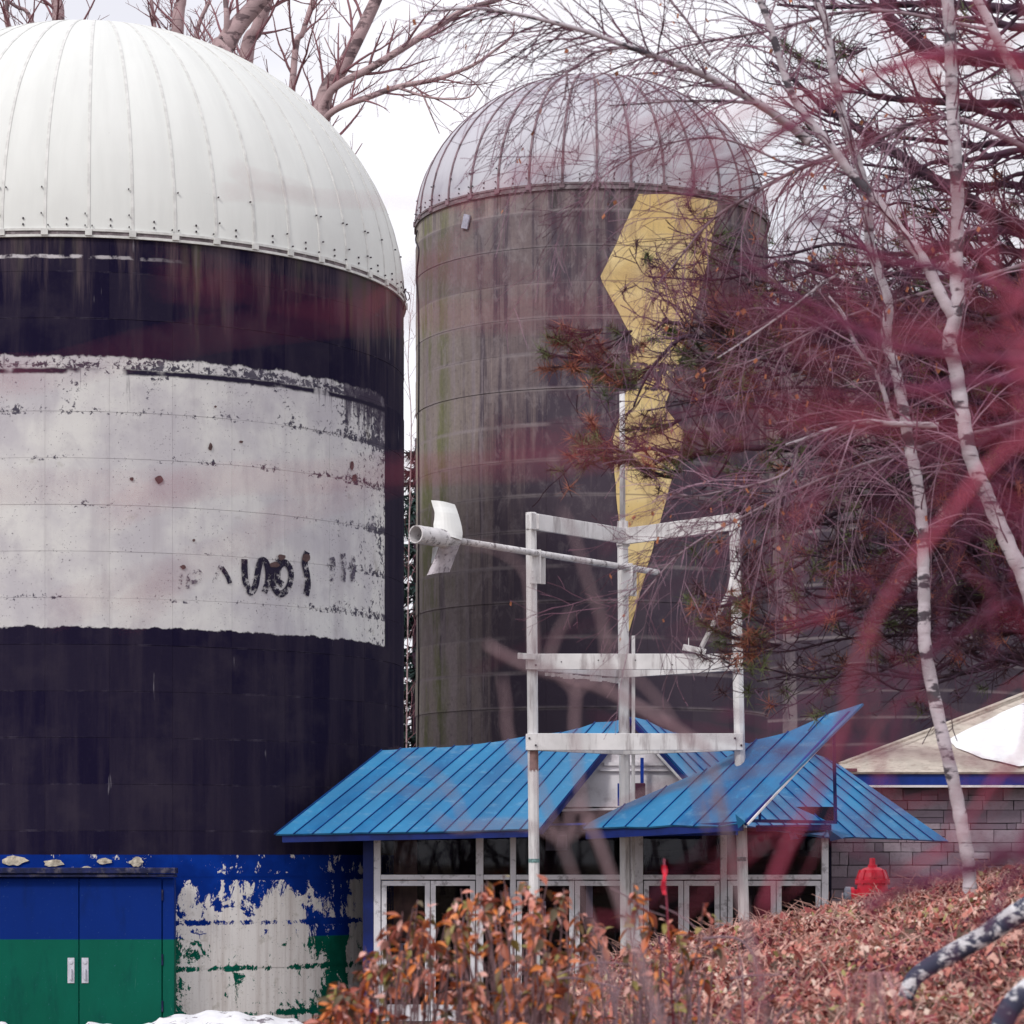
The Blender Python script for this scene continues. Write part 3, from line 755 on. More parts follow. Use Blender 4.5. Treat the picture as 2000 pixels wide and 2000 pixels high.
z_head, z_r1, z_r2 = Z(1572), Z(1655), Z(1666)
x0, x1 = X(706), X(1563)
mulls = [(712, 13), (905, 14), (968, 11), (1200, 26), (1365, 12), (1556, 13)]
for px, w in mulls:
    mb = MB(); mb.box((X(px), YW, z_head / 2), (w * 1.0352 / F * YW, 0.10, z_head)); part(mb, 'mullion', M_FRAME, bevel=0.006)
for (a, b) in zip(mulls, mulls[1:]):
    xa = X(a[0] + a[1] / 2) + 0.004; xb = X(b[0] - b[1] / 2) - 0.004
    wide = b[0] - a[0] > 100
    mb = MB(); mb.box(((xa + xb) / 2, YW, z_r1), (xb - xa, 0.09, 0.075)); part(mb, 'rail', M_FRAME, bevel=0.005)
    mb = MB(); mb.box(((xa + xb) / 2, YW + 0.01, (z_head + z_r1) / 2), (xb - xa, 0.004, z_head - z_r1)); part(mb, 'pane', M_GLASS)
    if not wide:
        mb = MB(); mb.box(((xa + xb) / 2, YW + 0.01, z_r1 / 2), (xb - xa, 0.012, z_r1 - 0.08)); part(mb, 'pane', M_GLASS)
        continue
    xm = (xa + xb) / 2 + 0.03
    for (u, v_) in ((xa + 0.01, xm - 0.006), (xm + 0.006, xb - 0.01)):
        d = empty('glass_door', (0, 0, 0), parent=pav)
        fw = 0.075; zt_ = z_r1 - 0.055
        mb = MB()
        mb.add([(x_, y_, z_) for y_ in (YW - 0.047, YW + 0.008) for (x_, z_) in ((u, 0.01), (v_, 0.01), (v_, zt_), (u, zt_), (u + fw, 0.26), (v_ - fw, 0.26), (v_ - fw, zt_ - fw), (u + fw, zt_ - fw))],
               [tuple(o_ + q for q in (f if o_ == 0 else f[::-1])) for o_ in (0, 8) for f in ((0, 1, 5, 4), (1, 2, 6, 5), (2, 3, 7, 6), (3, 0, 4, 7))]
               + [(a_, 8 + a_, 8 + b_, b_) for a_, b_ in ((0, 1), (1, 2), (2, 3), (3, 0))] + [(b_, 8 + b_, 8 + a_, a_) for a_, b_ in ((4, 5), (5, 6), (6, 7), (7, 4))])
        part(mb, 'door_frame', M_FRAME, d)
        mb = MB(); mb.box(((u + v_) / 2, YW - 0.018, (zt_ + 0.18) / 2), (v_ - u - 2 * fw, 0.01, zt_ - fw - 0.25)); part(mb, 'pane', M_GLASS, d)
# dark room behind the glass
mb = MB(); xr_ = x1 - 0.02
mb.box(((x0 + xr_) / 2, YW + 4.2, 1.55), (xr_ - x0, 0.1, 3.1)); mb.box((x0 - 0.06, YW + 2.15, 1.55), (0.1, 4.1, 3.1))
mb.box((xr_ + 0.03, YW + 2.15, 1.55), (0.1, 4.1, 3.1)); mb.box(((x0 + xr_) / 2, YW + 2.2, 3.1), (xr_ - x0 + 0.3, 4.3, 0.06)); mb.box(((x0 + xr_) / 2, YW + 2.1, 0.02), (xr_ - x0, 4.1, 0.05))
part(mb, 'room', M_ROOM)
mb = MB(); mb.box((X(765, YW + .5), YW + 0.5, 1.45), (0.36, 0.05, 2.85)); part(mb, 'wood_panel', M_WOODP)
mb = MB(); mb.box((X(762, YW + .45), YW + 0.455, Z(1795, YW + .45)), (0.13, 0.03, 0.25)); part(mb, 'notice', M_NOTICE)
mb = MB(); mb.box((X(765, YW + .44), YW + 0.43, Z(1792, YW + .44)), (0.08, 0.012, 0.14)); part(mb, 'notice_print', M_ROOM)
for (px, py, w, h) in ((972, 1694, 0.25, 0.32), (1020, 1725, 0.16, 0.40), (1197, 1740, 0.18, 0.55), (1112, 1700, 0.10, 0.5)):
    mb = MB(); mb.box((X(px, YW + .3), YW + 0.3, Z(py, YW + .3)), (w, 0.012, h)); part(mb, 'notice', M_NOTICE)
# white head strip hanging inside (seen left of the middle post) and the navy wall strip beside the silo
mb = MB(); mb.box((X(1050, 42.6), 42.6, Z(1590, 42.6)), (0.34, 0.05, 0.24)); part(mb, 'sign_box', M_WHITE, bevel=0.006)
mb = MB(); mb.box((x0 - 0.09, YW + 0.06, z_head / 2), (0.16, 0.12, z_head)); part(mb, 'side_post', M_NAVY)
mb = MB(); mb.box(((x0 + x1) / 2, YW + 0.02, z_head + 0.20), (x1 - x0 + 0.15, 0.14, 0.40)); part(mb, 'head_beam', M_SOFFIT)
# inner stone wall seen through the right-hand panes
def stones(rows_z, xa, xb, yf, depth, parent, off, m, seed, name='stone', xvis=None):
    rr = random.Random(seed); out = []
    for (za, zb) in rows_z:
        x = xa - rr.uniform(0, 0.3)
        while x < xb:
            w = rr.choice((0.14, 0.2, 0.27, 0.34, 0.45, 0.6)) * rr.uniform(0.9, 1.1)
            a, b = max(x, xa), min(x + w, xb)
            if b - a > 0.04:
                split = (zb - za) > 0.15 and rr.random() < 0.22
                for (p, q) in (((za, za + (zb - za) * 0.45), (za + (zb - za) * 0.45, zb)) if split else ((za, zb),)):
                    mb = MB(); j = rr.uniform(-0.010, 0.012); gx_ = 0.006
                    mb.box(((a + b) / 2, yf + depth / 2 + j, (p + q) / 2), (b - a - 2 * gx_, depth, q - p - 2 * gx_))
                    mb.v = [v_ + np.array([0, 1, 0]) * 0 + np.random.RandomState(rr.randint(0, 99999)).uniform(-0.004, 0.004, v_.shape) for v_ in mb.v]
                    out.append(shift(mb, -off).build(name, m, parent))
            x += w
    return out
def rows(z0, z1, seed):
    rr = random.Random(seed); z = z0; o = []
    while z < z1:
        h = rr.choice((0.10, 0.15, 0.19, 0.19, 0.21)); o.append((z, min(z + h, z1))); z += h
    return o
g = G('grey_lilac_stone', 0.9, 0.15)
p = g.pos(); r = g.rnd()
c = g.mix(r, (0.19, 0.145, 0.19), (0.40, 0.325, 0.38))
c = g.mix(g.mul(g.step(g.noise(p, 9, 6, 0.7), 0.45, 0.7), 0.5), c, (0.20, 0.16, 0.19))
g.color(c).bump(g.noise(p, 22, 6, 0.7), 0.6, 0.02); M_STONE = g.m
M_MORTAR = simple('dark_mortar', (0.07, 0.055, 0.075), 0.95)
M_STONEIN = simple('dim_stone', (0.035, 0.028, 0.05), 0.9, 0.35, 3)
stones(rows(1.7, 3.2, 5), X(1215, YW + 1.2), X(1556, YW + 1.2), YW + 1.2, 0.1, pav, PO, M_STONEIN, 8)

# ---- the roofs: strips of sheet with standing seams between them
def strip_roof(name, eaves, tops, thick=0.03, seam=0.018, seed=1, seam_every=1, jag=0.0, m=M_ROOF):
    rr = random.Random(seed)
    root = empty(name, (0, 0, 0), parent=pav)
    for i in range(len(eaves) - 1):
        a, b = eaves[i], eaves[i + 1]; c, d = tops[i + 1], tops[i]
        e = (c - b) * rr.uniform(0, jag) ; f = (d - a) * rr.uniform(0, jag)
        c = c + e * 0.6; d = d + e * 0.6
        nrm = (b - a).cross(d - a)
        if nrm.length < 1e-6: nrm = (b - a).cross(c - a)
        nrm.normalize()
        if nrm.z < 0: nrm = -nrm
        sag = 4; V = []
        for t in range(sag + 1):
            s_ = t / sag
            l = a.lerp(d, s_); r_ = b.lerp(c, s_); mid = (l + r_) / 2 - nrm * 0.004 * math.sin(3 * s_ + i) + nrm * rr.uniform(-0.003, 0.003)
            V += [l, mid, r_, l - nrm * thick, mid - nrm * thick, r_ - nrm * thick]
        Fc = []
        for t in range(sag):
            o = t * 6; n_ = o + 6
            Fc += [(o, o + 1, n_ + 1, n_), (o + 1, o + 2, n_ + 2, n_ + 1), (o + 4, o + 3, n_ + 3, n_ + 4), (o + 5, o + 4, n_ + 4, n_ + 5), (o + 3, o, n_, n_ + 3), (o + 2, o + 5, n_ + 5, n_ + 2)]
        Fc += [(0, 3, 4, 1), (1, 4, 5, 2)]; o = sag * 6; Fc += [(o, o + 1, o + 4, o + 3), (o + 1, o + 2, o + 5, o + 4)]
        mb = MB(); mb.add([tuple(q) for q in V], Fc)
        part(mb, 'roof_panel', m, root)
        if i % seam_every == 0:
            mb = MB(); mb.bar(a + nrm * seam / 2 - (d - a) * 0.01, d + nrm * seam / 2, 0.011, seam, up=nrm)
            part(mb, 'seam', M_ROOFSEAM, root)
    return root
M_ROOFSEAM = simple('roof_seam_blue', (0.004, 0.05, 0.22), 0.4, 0.2, 6)

def poly_at(pl, t):           # point at parameter t (0..1) along a pixel polyline by length
    ds = [math.hypot(b[0] - a[0], b[1] - a[1]) for a, b in zip(pl, pl[1:])]; tot = sum(ds); s_ = t * tot
    for (a, b), d in zip(zip(pl, pl[1:]), ds):
        if s_ <= d or (a, b) == (pl[-2], pl[-1]):
            u = s_ / d; return (a[0] + (b[0] - a[0]) * u, a[1] + (b[1] - a[1]) * u)
        s_ -= d
# left roof
E1 = [(538, 1629), (700, 1626), (850, 1624), (960, 1621), (1053, 1618)]
T1 = [(745, 1466), (844, 1461), (925, 1457), (980, 1449), (1027, 1441), (1110, 1430), (1160, 1412), (1202, 1410), (1230, 1401)]
N1 = 14
ev = []; tp = []
for i in range(N1 + 1):
    t = i / N1
    q = poly_at(E1, t); ev.append(S(q[0], q[1], 40.75 + (40.25 - 40.75) * t))
    q = poly_at(T1, t); tp.append(S(q[0], q[1], 42.0 + (41.8 - 42.0) * t))
roofL = strip_roof('left_roof', ev, tp, seed=3, jag=0.035); roofL.name = 'roof'
EVL = ev; TPL = tp
# its mirrored slope running down to the right
E3 = [(1425, 1608), (1500, 1618), (1619, 1636), (1660, 1634), (1760, 1638), (1853, 1643)]
T3 = [(1236, 1402), (1262, 1408), (1310, 1432), (1450, 1450), (1596, 1473), (1640, 1494)]
N3 = 14; ev3 = []; tp3 = []
for i in range(N3 + 1):
    t = i / N3
    q = poly_at(E3, t); ev3.append(S(q[0], q[1], 40.3 + 1.9 * t))
    q = poly_at(T3, t); tp3.append(S(q[0], q[1], 41.8 + 0.7 * t))
roofR = strip_roof('roof', ev3, tp3, seed=6, jag=0.03)
# projecting front roof
ex = [1139, 1178, 1222, 1266, 1312, 1356, 1405, 1451]; ey = [1618, 1616, 1614, 1615, 1611, 1613, 1614, 1606]
tx = [(1150, 1607), (1222, 1570), (1302, 1536), (1380, 1503), (1478, 1445), (1538, 1431), (1612, 1398), (1683, 1376)]
evF = [S(a, b, 39.5 - 2.3 * i / 7) for i, (a, b) in enumerate(zip(ex, ey))]
tpF = [S(a, b, 39.5 - 1.2 * i / 7) for i, (a, b) in enumerate(tx)]
roofF = strip_roof('roof', evF, tpF, seed=9, jag=0.02)
# fascias under the eaves, rakes, gable frame
mb = MB(); mb.bar(EVL[0] + Vector((0.1, 0.06, -0.07)), EVL[-1] + Vector((0, 0.06, -0.07)), 0.04, 0.11); part(mb, 'fascia', M_NAVY)
mb = MB(); mb.bar(EVL[-1] + Vector((0.02, 0.02, -0.05)), TPL[-1] + Vector((0.02, 0.02, -0.05)), 0.05, 0.09); part(mb, 'rake_board', M_NAVY)
mb = MB(); mb.bar(ev3[0] + Vector((-0.03, 0, -0.04)), tp3[0] + Vector((-0.03, 0, -0.04)), 0.05, 0.06); part(mb, 'rake_board', M_NAVY)
mb = MB(); mb.bar(ev3[0] + Vector((-0.05, -0.03, -0.085)), tp3[0].lerp(ev3[0], 0.25) + Vector((-0.05, -0.03, -0.085)), 0.04, 0.025); part(mb, 'rake_trim', M_WHITE)
mb = MB(); mb.bar(evF[0] + Vector((0.05, 0.05, -0.09)), evF[-1] + Vector((0, 0.05, -0.05)), 0.04, 0.13); part(mb, 'fascia', M_NAVY)
mb = MB(); mb.bar(S(1235, 1629, 39.3), S(1439, 1626, 37.9), 0.05, 0.07); part(mb, 'fascia_bar', M_BLUEBAR)
mb = MB(); mb.bar(S(1055, 1611, 40.9), S(1150, 1609, 40.6), 0.05, 0.03); part(mb, 'fascia_bar', M_BLUEBAR)
mb = MB(); mb.bar(evF[-1] + Vector((0.03, 0.02, -0.02)), S(1660, 1392, 38.32), 0.05, 0.06); part(mb, 'rake_board', M_BLUEBAR)
mb = MB(); mb.bar(evF[-1] + Vector((0.06, -0.03, -0.03)), S(1655, 1402, 38.30), 0.025, 0.025); part(mb, 'rake_trim', M_PANELW)
mb = MB(); mb.bar(S(1628, 1420, 38.4), S(1632, 1606, 38.4), 0.045, 0.045, up=(0, 1, 0)); part(mb, 'gable_post', M_NAVY)
mb = MB(); mb.bar(S(1466, 1603, 38.0), S(1634, 1606, 38.4), 0.05, 0.045); part(mb, 'gable_bar', M_NAVY)
mb = MB(); mb.bar(S(1484, 1602, 38.02), S(1484, 1545, 38.02), 0.035, 0.035, up=(0, 1, 0)); part(mb, 'gable_strut', M_BLUEBAR)
mb = MB(); mb.bar(S(1478, 1618, 38.3), S(1622, 1616, 38.7), 0.06, 0.085); part(mb, 'fascia', M_NAVY)
# soffits: dark boards close the undersides above the glass
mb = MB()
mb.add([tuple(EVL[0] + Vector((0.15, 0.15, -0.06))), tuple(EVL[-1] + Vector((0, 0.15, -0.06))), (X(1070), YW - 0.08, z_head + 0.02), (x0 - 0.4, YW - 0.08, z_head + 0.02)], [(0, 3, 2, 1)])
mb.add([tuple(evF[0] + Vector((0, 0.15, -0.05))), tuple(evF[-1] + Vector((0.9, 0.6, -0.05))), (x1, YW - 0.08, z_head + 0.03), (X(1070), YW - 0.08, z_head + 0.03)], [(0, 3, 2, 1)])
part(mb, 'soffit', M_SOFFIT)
# torn flaps of sheet at the right hand eave
for (pts, y) in (([(1541, 1628), (1552, 1626), (1560, 1638), (1545, 1640)], 38.9), ([(1570, 1628), (1612, 1624), (1607, 1632), (1565, 1634)], 38.9), ([(1616, 1618), (1660, 1630), (1645, 1638), (1622, 1643)], 39.2), ([(1436, 1590), (1450, 1582), (1456, 1606), (1442, 1618)], 37.1)):
    mb = MB(); q = [S(a, b, y + 0.08 * (k % 2)) for k, (a, b) in enumerate(pts)]; q2 = [v_ + Vector((0, 0.012, 0)) for v_ in q]
    mb.add([tuple(v_) for v_ in q + q2], [(0, 1, 2, 3), (7, 6, 5, 4), (0, 4, 5, 1), (1, 5, 6, 2), (2, 6, 7, 3), (3, 7, 4, 0)]); part(mb, 'torn_flap', M_ROOF)
# white gable board with ledge, blue uprights and a maroon box
mb = MB()
q = [S(1075, 1581, 41.45), S(1430, 1581, 41.45), S(1300, 1462, 41.45), S(1190, 1462, 41.45)]; q2 = [v_ + Vector((0, 0.06, 0)) for v_ in q]
mb.add([tuple(v_) for v_ in q + q2], [(0, 1, 2, 3), (7, 6, 5, 4), (0, 4, 5, 1), (1, 5, 6, 2), (2, 6, 7, 3), (3, 7, 4, 0)]); part(mb, 'gable_board', M_PANELW)
mb = MB(); mb.bar(S(1078, 1583, 41.4), S(1400, 1575, 41.4), 0.10, 0.035); part(mb, 'ledge', M_PANELW)
mb = MB(); mb.bar(S(1172, 1505, 41.43), S(1330, 1505, 41.43), 0.06, 0.02); part(mb, 'ledge', M_PANELW)
mb = MB(); mb.bar(S(1180, 1492, 41.42), S(1320, 1492, 41.42), 0.04, 0.05); part(mb, 'ledge', M_PANELW)
mb = MB(); mb.bar(S(1208, 1530, 41.3), S(1208, 1574, 41.3), 0.03, 0.03, up=(0, 1, 0)); part(mb, 'upright', M_BLUEBAR)
mb = MB(); mb.bar(S(1254, 1480, 41.3), S(1254, 1556, 41.3), 0.05, 0.05, up=(0, 1, 0)); part(mb, 'upright', M_BLUEBAR)
mb = MB(); mb.box(S(1250, 1545, 41.25), (0.16, 0.10, 0.24)); part(mb, 'junction_box', M_MAROON, bevel=0.01)

# ================================================================== white timber windmill frame
YT, YM = 38.6, 40.35
TO = Vector((1.0, YT, 0))
tow = empty('windmill_frame', tuple(TO), 'white timber windmill frame of three posts with a tilted axle and open pipe', 'windmill')
def tpart(mb, name, m=M_WHITE, **k): return shift(mb, -TO).build(name, m, tow, **k)
def post(px_top, px_bot, y, py_top, r, name='post'):
    a = S(px_bot, 1812, y); b = S(px_top, py_top, y); a = b + (a - b) * ((b.z + 0.35) / (b.z - a.z))
    mb = MB(); mb.tube([a, a.lerp(b, .33), a.lerp(b, .66), b], r, 8); return tpart(mb, name)
pL = post(1037, 1044, YT, 1001, 0.076); pR = post(1434, 1453, YT, 1003, 0.076); pM = post(1216, 1222, YM, 1018, 0.080)
mb = MB(); mb.tube([S(1216, 1025, YM), S(1215, 765, YM)], [0.042, 0.040], 10); tpart(mb, 'mast', smooth=True)
mb = MB(); mb.box(S(1229, 1500, YM - 0.03) + Vector((0.06, 0, 0)), (0.05, 0.06, 3.9)); tpart(mb, 'post_batten')
hT0, hT1 = S(0, 1004, YT).z, S(0, 1036, YT).z
hM0, hM1 = S(0, 1278, YT).z, S(0, 1309, YT).z
hB0, hB1 = S(0, 1433, YT).z, S(0, 1466, YT).z
XL, XR, XM = S(1040, 0, YT).x, S(1440, 0, YT).x, S(1217, 0, YM).x
def beam(xa, ya, xb, yb, h0, h1, name='beam', th=0.05, ext=0.1):
    a = Vector((xa, ya, (h0 + h1) / 2)); b = Vector((xb, yb, (h0 + h1) / 2)); d = (b - a).normalized()
    mb = MB(); mb.bar(a - d * ext, b + d * ext, th, h0 - h1); return tpart(mb, name, bevel=0.005)
fo = 0.105
beam(XL, YT - fo, XM, YM - fo - 0.01, hT0, hT1, ext=0.06); beam(XR, YT - fo, XM + 0.06, YM - fo, hT0 + 0.003, hT1 - 0.003, ext=0.05)
mb = MB(); mb.box((XL, YT, (hT0 + hT1) / 2), (0.19, 0.155, hT0 - hT1 - 0.02)); tpart(mb, 'collar', bevel=0.006)
mb = MB(); mb.box((XM, YM, (hT0 + hT1) / 2 - 0.01), (0.19, 0.17, hT0 - hT1 + 0.02)); tpart(mb, 'collar', bevel=0.006)
for (h0, h1) in ((hM0, hM1), (hB0, hB1)):
    beam(XL, YT - fo, XR, YT - fo, h0, h1, ext=0.07)
    beam(XL, YT + 0.10, XM, YM - 0.11, h0 - 0.005, h1 + 0.004, ext=0.0, th=0.045)
    beam(XR, YT + 0.10, XM, YM - 0.11, h0 - 0.007, h1 + 0.002, ext=0.0, th=0.045)
    mb = MB(); mb.box((XL, YT, (h0 + h1) / 2), (0.19, 0.15, h0 - h1 - 0.01)); tpart(mb, 'collar', bevel=0.006)
mb = MB(); mb.bar(S(1011, 1281, YT - 0.16), S(1046, 1283, YT - 0.15), 0.07, 0.085); mb.box(S(1035, 1272, YT - 0.16), (0.012, 0.012, 0.12)); tpart(mb, 'end_block', bevel=0.004)
mb = MB(); mb.bar(S(1334, 1264, YT - 0.17), S(1378, 1274, YT - 0.14), 0.07, 0.085); mb.box(S(1345, 1254, YT - 0.17), (0.012, 0.012, 0.12)); tpart(mb, 'end_block', bevel=0.004)
mb = MB(); mb.tube([S(1370, 1264, YT - 0.1), S(1425, 1155, YT - 0.05), S(1437, 1095, YT)], 0.035, 8); tpart(mb, 'brace', smooth=True)
mb = MB(); rr = random.Random(12)
for (x_, y_) in ((XL, YT - fo - 0.03), (XR, YT - fo - 0.03)):
    for (h0, h1) in ((hM0, hM1), (hB0, hB1)):
        for ox, oz in ((-0.045, 0.05), (0.045, -0.05)):
            mb.lathe((x_ + ox, y_, (h0 + h1) / 2 + oz), [(0.016, 0), (0.016, 0.012), (0.0, 0.014)], 6, axis=(0, -1, 0))
for k in range(5):
    mb.lathe((XL + (XR - XL) * (0.14 + 0.18 * k), YT - fo - 0.026, (hM0 + hM1) / 2 + rr.uniform(-.06, .06)), [(0.010, 0), (0.010, 0.006), (0.0, 0.007)], 6, axis=(0, -1, 0))
tag(tpart(mb, 'bolts', M_BOLT), kind='stuff')
# flaking strip hanging below the middle beams, peeled patch and rusty bands on the left post
mb = MB(); rr = random.Random(4)
for k in range(26):
    t = k / 26; x = XL + (XM - XL) * (0.15 + 0.85 * t); y = YT + (YM - YT) * (0.15 + 0.85 * t) - 0.0
    mb.box((x, y - 0.03, hM1 - 0.04), (0.05, 0.02, rr.uniform(0.03, 0.09)))
tpart(mb, 'flaking_edge')
M_PEEL = simple('bare_brown_wood', (0.22, 0.13, 0.12), 0.8, 0.3, 9); M_BAND = simple('grey_green_band', (0.16, 0.27, 0.27), 0.7, 0.5, 25)
def band(px, py, y, r, h, m, ang0=0, ang1=360, name='band'):
    c = S(px, py, y); mb = MB(); n = 14; V = []; rr = random.Random(py)
    for k in range(n + 1):
        a = R(ang0 + (ang1 - ang0) * k / n); e = rr.uniform(-0.03, 0.03)
        for dzz in (-h / 2 + e * (ang1 < 360), h / 2 + e * (ang1 < 360)): V.append((c.x + r * math.cos(a), c.y + r * math.sin(a), c.z + dzz))
    mb.add(V, [(2 * k, 2 * k + 2, 2 * k + 3, 2 * k + 1) for k in range(n)]); return tpart(mb, name, m)
band(1042, 1484, YT, 0.0785, 0.30, M_PEEL, 215, 330, 'bare_patch')
band(1043, 1681, YT, 0.0785, 0.055, M_BAND); band(1449, 1678, YT, 0.0785, 0.06, M_BAND)
# bearing plates
for (px, py, y) in ((1040, 1106, YT), (1219, 1131, YM)):
    c = S(px, py, y)
    for ox, oy, w, hh in ((0.06, -0.13, 0.16, 0.48), (0.17, 0.02, 0.07, 0.46)):
        mb = MB(); mb.box(c + Vector((ox - 0.02, oy, -0.02)), (w, 0.03, hh)); 
        for dz_ in (-0.17, -0.08): mb.box(c + Vector((ox - 0.06, oy - 0.018, dz_)), (0.018, 0.012, 0.018))
        tpart(mb, 'bearing_plate', bevel=0.003)
# axle with open pipe and two bent vanes
aL = S(1045, 1080, YT - 0.17); aM = S(1222, 1108, YM - 0.17); d = (aM - aL).normalized()
tail = aL - d * 2.35; end = aM + d * 0.82
axle = MB(); axle.tube([tail + d * 0.6, aL, aM, end], 0.047, 12); AX = tpart(axle, 'axle', simple('white_pipe_dirty', (0.66, 0.64, 0.65), 0.5, 0.15, 5, dirt=(0.10, 0.08, 0.09), dscale=12, damt=0.8), smooth=True)
mb = MB(); tp0 = tail - d * 0.28
mb.lathe(tp0, [(0.105, 0.0), (0.105, 0.80), (0.06, 0.81)], 32, axis=tuple(d)); mb.lathe(tp0, [(0.105, 0.002), (0.122, 0.0), (0.124, 0.55), (0.128, 0.56), (0.128, 0.80), (0.05, 0.80)], 28, axis=tuple(d))
o = shift(mb, -TO).build('open_pipe', AX.data.materials[0], AX, smooth=False)
sd = d.cross(Vector((0, 0, 1))).normalized(); up = sd.cross(d)
M_VANE = simple('white_vane', (0.74, 0.745, 0.73), 0.45, 0.06, 3); M_VANE2 = simple('lichen_spotted_vane', (0.50, 0.46, 0.50), 0.6, 0.2, 6, dirt=(0.10, 0.07, 0.10), dscale=16, damt=0.8)
yv_ = (tail + d * 0.55).y
def V7(x, y, dy=0.0): return S(780 + x / 7.16, 950 + y / 7.16, yv_ + dy)
def vane(lft, rgt, m, bend):
    lp_ = catmull([V7(*q) for q in lft], 2); rp_ = catmull([V7(*q) for q in rgt], 2); nc_ = 8; V = []
    for i, (a_, b_) in enumerate(zip(lp_, rp_)):
        t = i / (len(lp_) - 1)
        for j in range(nc_ + 1):
            u_ = j / nc_; V.append(a_.lerp(b_, u_) + Vector((0, -bend * math.sin(math.pi * u_) + 0.10 * (u_ - 0.5) - 0.05 * max(0, t - .6), 0)))
    w = nc_ + 1; n0 = len(V); V2 = [q + Vector((0.004, 0.014, 0)) for q in V]; nr = len(lp_) - 1
    Fc = [(i * w + j, (i + 1) * w + j, (i + 1) * w + j + 1, i * w + j + 1) for i in range(nr) for j in range(nc_)]
    Fc += [tuple(reversed([n0 + k for k in f])) for f in list(Fc)]
    for i in range(nr): Fc += [(i * w, n0 + i * w, n0 + (i + 1) * w, (i + 1) * w), (i * w + nc_, (i + 1) * w + nc_, n0 + (i + 1) * w + nc_, n0 + i * w + nc_)]
    for j in range(nc_): Fc += [(j, j + 1, n0 + j + 1, n0 + j), (nr * w + j, n0 + nr * w + j, n0 + nr * w + j + 1, nr * w + j + 1)]
    mb = MB(); mb.add([tuple(q) for q in V + V2], Fc); return shift(mb, -TO).build('vane', m, AX)
vane([(445, 200, -.02), (470, 290, -.05), (495, 372, -.10), (488, 480, -.13), (482, 590, -.15), (590, 690, -.16)], [(770, 245, -.02), (797, 310, -.05), (822, 385, -.10), (855, 500, -.13), (880, 640, -.15), (868, 748, -.16)], M_VANE, 0.10)
vane([(590, 690, -.14), (560, 850, -.12), (520, 960, -.06), (455, 1100, -.02), (385, 1250, .0)], [(868, 748, -.14), (815, 880, -.12), (775, 980, -.06), (735, 1090, -.02), (695, 1195, .0)], M_VANE2, 0.08)
vane([(468, 860, .03), (458, 960, .05), (445, 1085, .07)], [(545, 835, .03), (505, 950, .05), (470, 1060, .07)], M_VANE, 0.02)

# ================================================================== stone building on the right
YB = 43.6
BO = Vector((5.0, YB, 0))
bld = empty('stone_building', tuple(BO), 'low grey lilac stone building with blue fascia and pale sloping roof', 'building')
def bpart(mb, name, m, parent=bld, **k): return shift(mb, -BO).build(name, m, parent, **k)
xb0, xb1 = (1600 - 1000) / F * YB, 10.4
zf0, zf1 = EYE + (1680 - 1535) / F * YB, EYE + (1680 - 1509) / F * YB
mb = MB(); mb.box(((xb0 + xb1) / 2, YB + 0.20, zf0 / 2), (xb1 - xb0, 0.28, zf0)); bpart(mb, 'wall_core', M_MORTAR)
stones(rows(1.35, zf0 - 0.02, 2), xb0, 8.75, YB - 0.03, 0.12, bld, BO, M_STONE, 31)
mb = MB(); mb.box(((8.75 + xb1) / 2, YB + 0.02, zf0 / 2 + 0.6), (xb1 - 8.75, 0.1, zf0 - 1.25)); bpart(mb, 'plain_wall', M_STONE)
yo = YB - 0.45
zz0, zz1 = EYE + (1680 - 1533) / F * yo, EYE + (1680 - 1511) / F * yo
mb = MB(); mb.box(((xb0 + 0.05 + xb1) / 2, yo + 0.02, (zz0 + zz1) / 2), (xb1 - xb0 - 0.05, 0.04, zz1 - zz0)); bpart(mb, 'fascia', simple('blue_fascia', (0.003, 0.028, 0.22), 0.45, 0.2, 3))
mb = MB(); mb.box(((xb0 + 0.05 + xb1) / 2, yo - 0.005, zz0 - 0.022), (xb1 - xb0 - 0.05, 0.05, 0.035)); bpart(mb, 'trim', M_PANELW)
mb = MB(); mb.box(((xb0 + 0.05 + xb1) / 2, yo + 0.25, zz0 - 0.01), (xb1 - xb0 - 0.05, 0.42, 0.03)); bpart(mb, 'soffit', M_SOFFIT)
M_BROOF = simple('beige_roof_felt', (0.50, 0.44, 0.38), 0.9, 0.15, 4, dirt=(0.26, 0.20, 0.17), dscale=7, damt=0.6, bump=0.3)
def roofp(px, py, y): return S(px, py, y)
e0 = S(1630, 1508, yo - 0.06); e1 = Vector((xb1 + 0.1, yo - 0.06, e0.z)); h0 = S(1640, 1492, yo + 1.2); h1 = S(2000, 1356, yo + 5.0); h2 = S(2150, 1300, yo + 6.5); h3 = Vector((xb1 + 0.1, yo + 6.5, h2.z))
mb = MB(); top = [e0, e1, h3, h2, h1, h0]; bot = [v_ + Vector((0, 0.02, -0.03)) for v_ in top]
mb.add([tuple(v_) for v_ in top + bot], [(0, 1, 2, 3, 4, 5), (11, 10, 9, 8, 7, 6)] + [(k, 6 + k, 6 + (k + 1) % 6, (k + 1) % 6) for k in range(6)])
bpart(mb, 'roof', M_BROOF)
mb = MB(); mb.bar(h0 + Vector((0.03, 0, 0.0)), h2, 0.12, 0.05); bpart(mb, 'roof_edge', M_BROOF)
mb = MB(); mb.box(S(1655, 1504, yo - 0.02), (0.30, 0.08, 0.05)); bpart(mb, 'roof_corner_block', simple('maroon_edge', (0.16, 0.06, 0.08), 0.8))
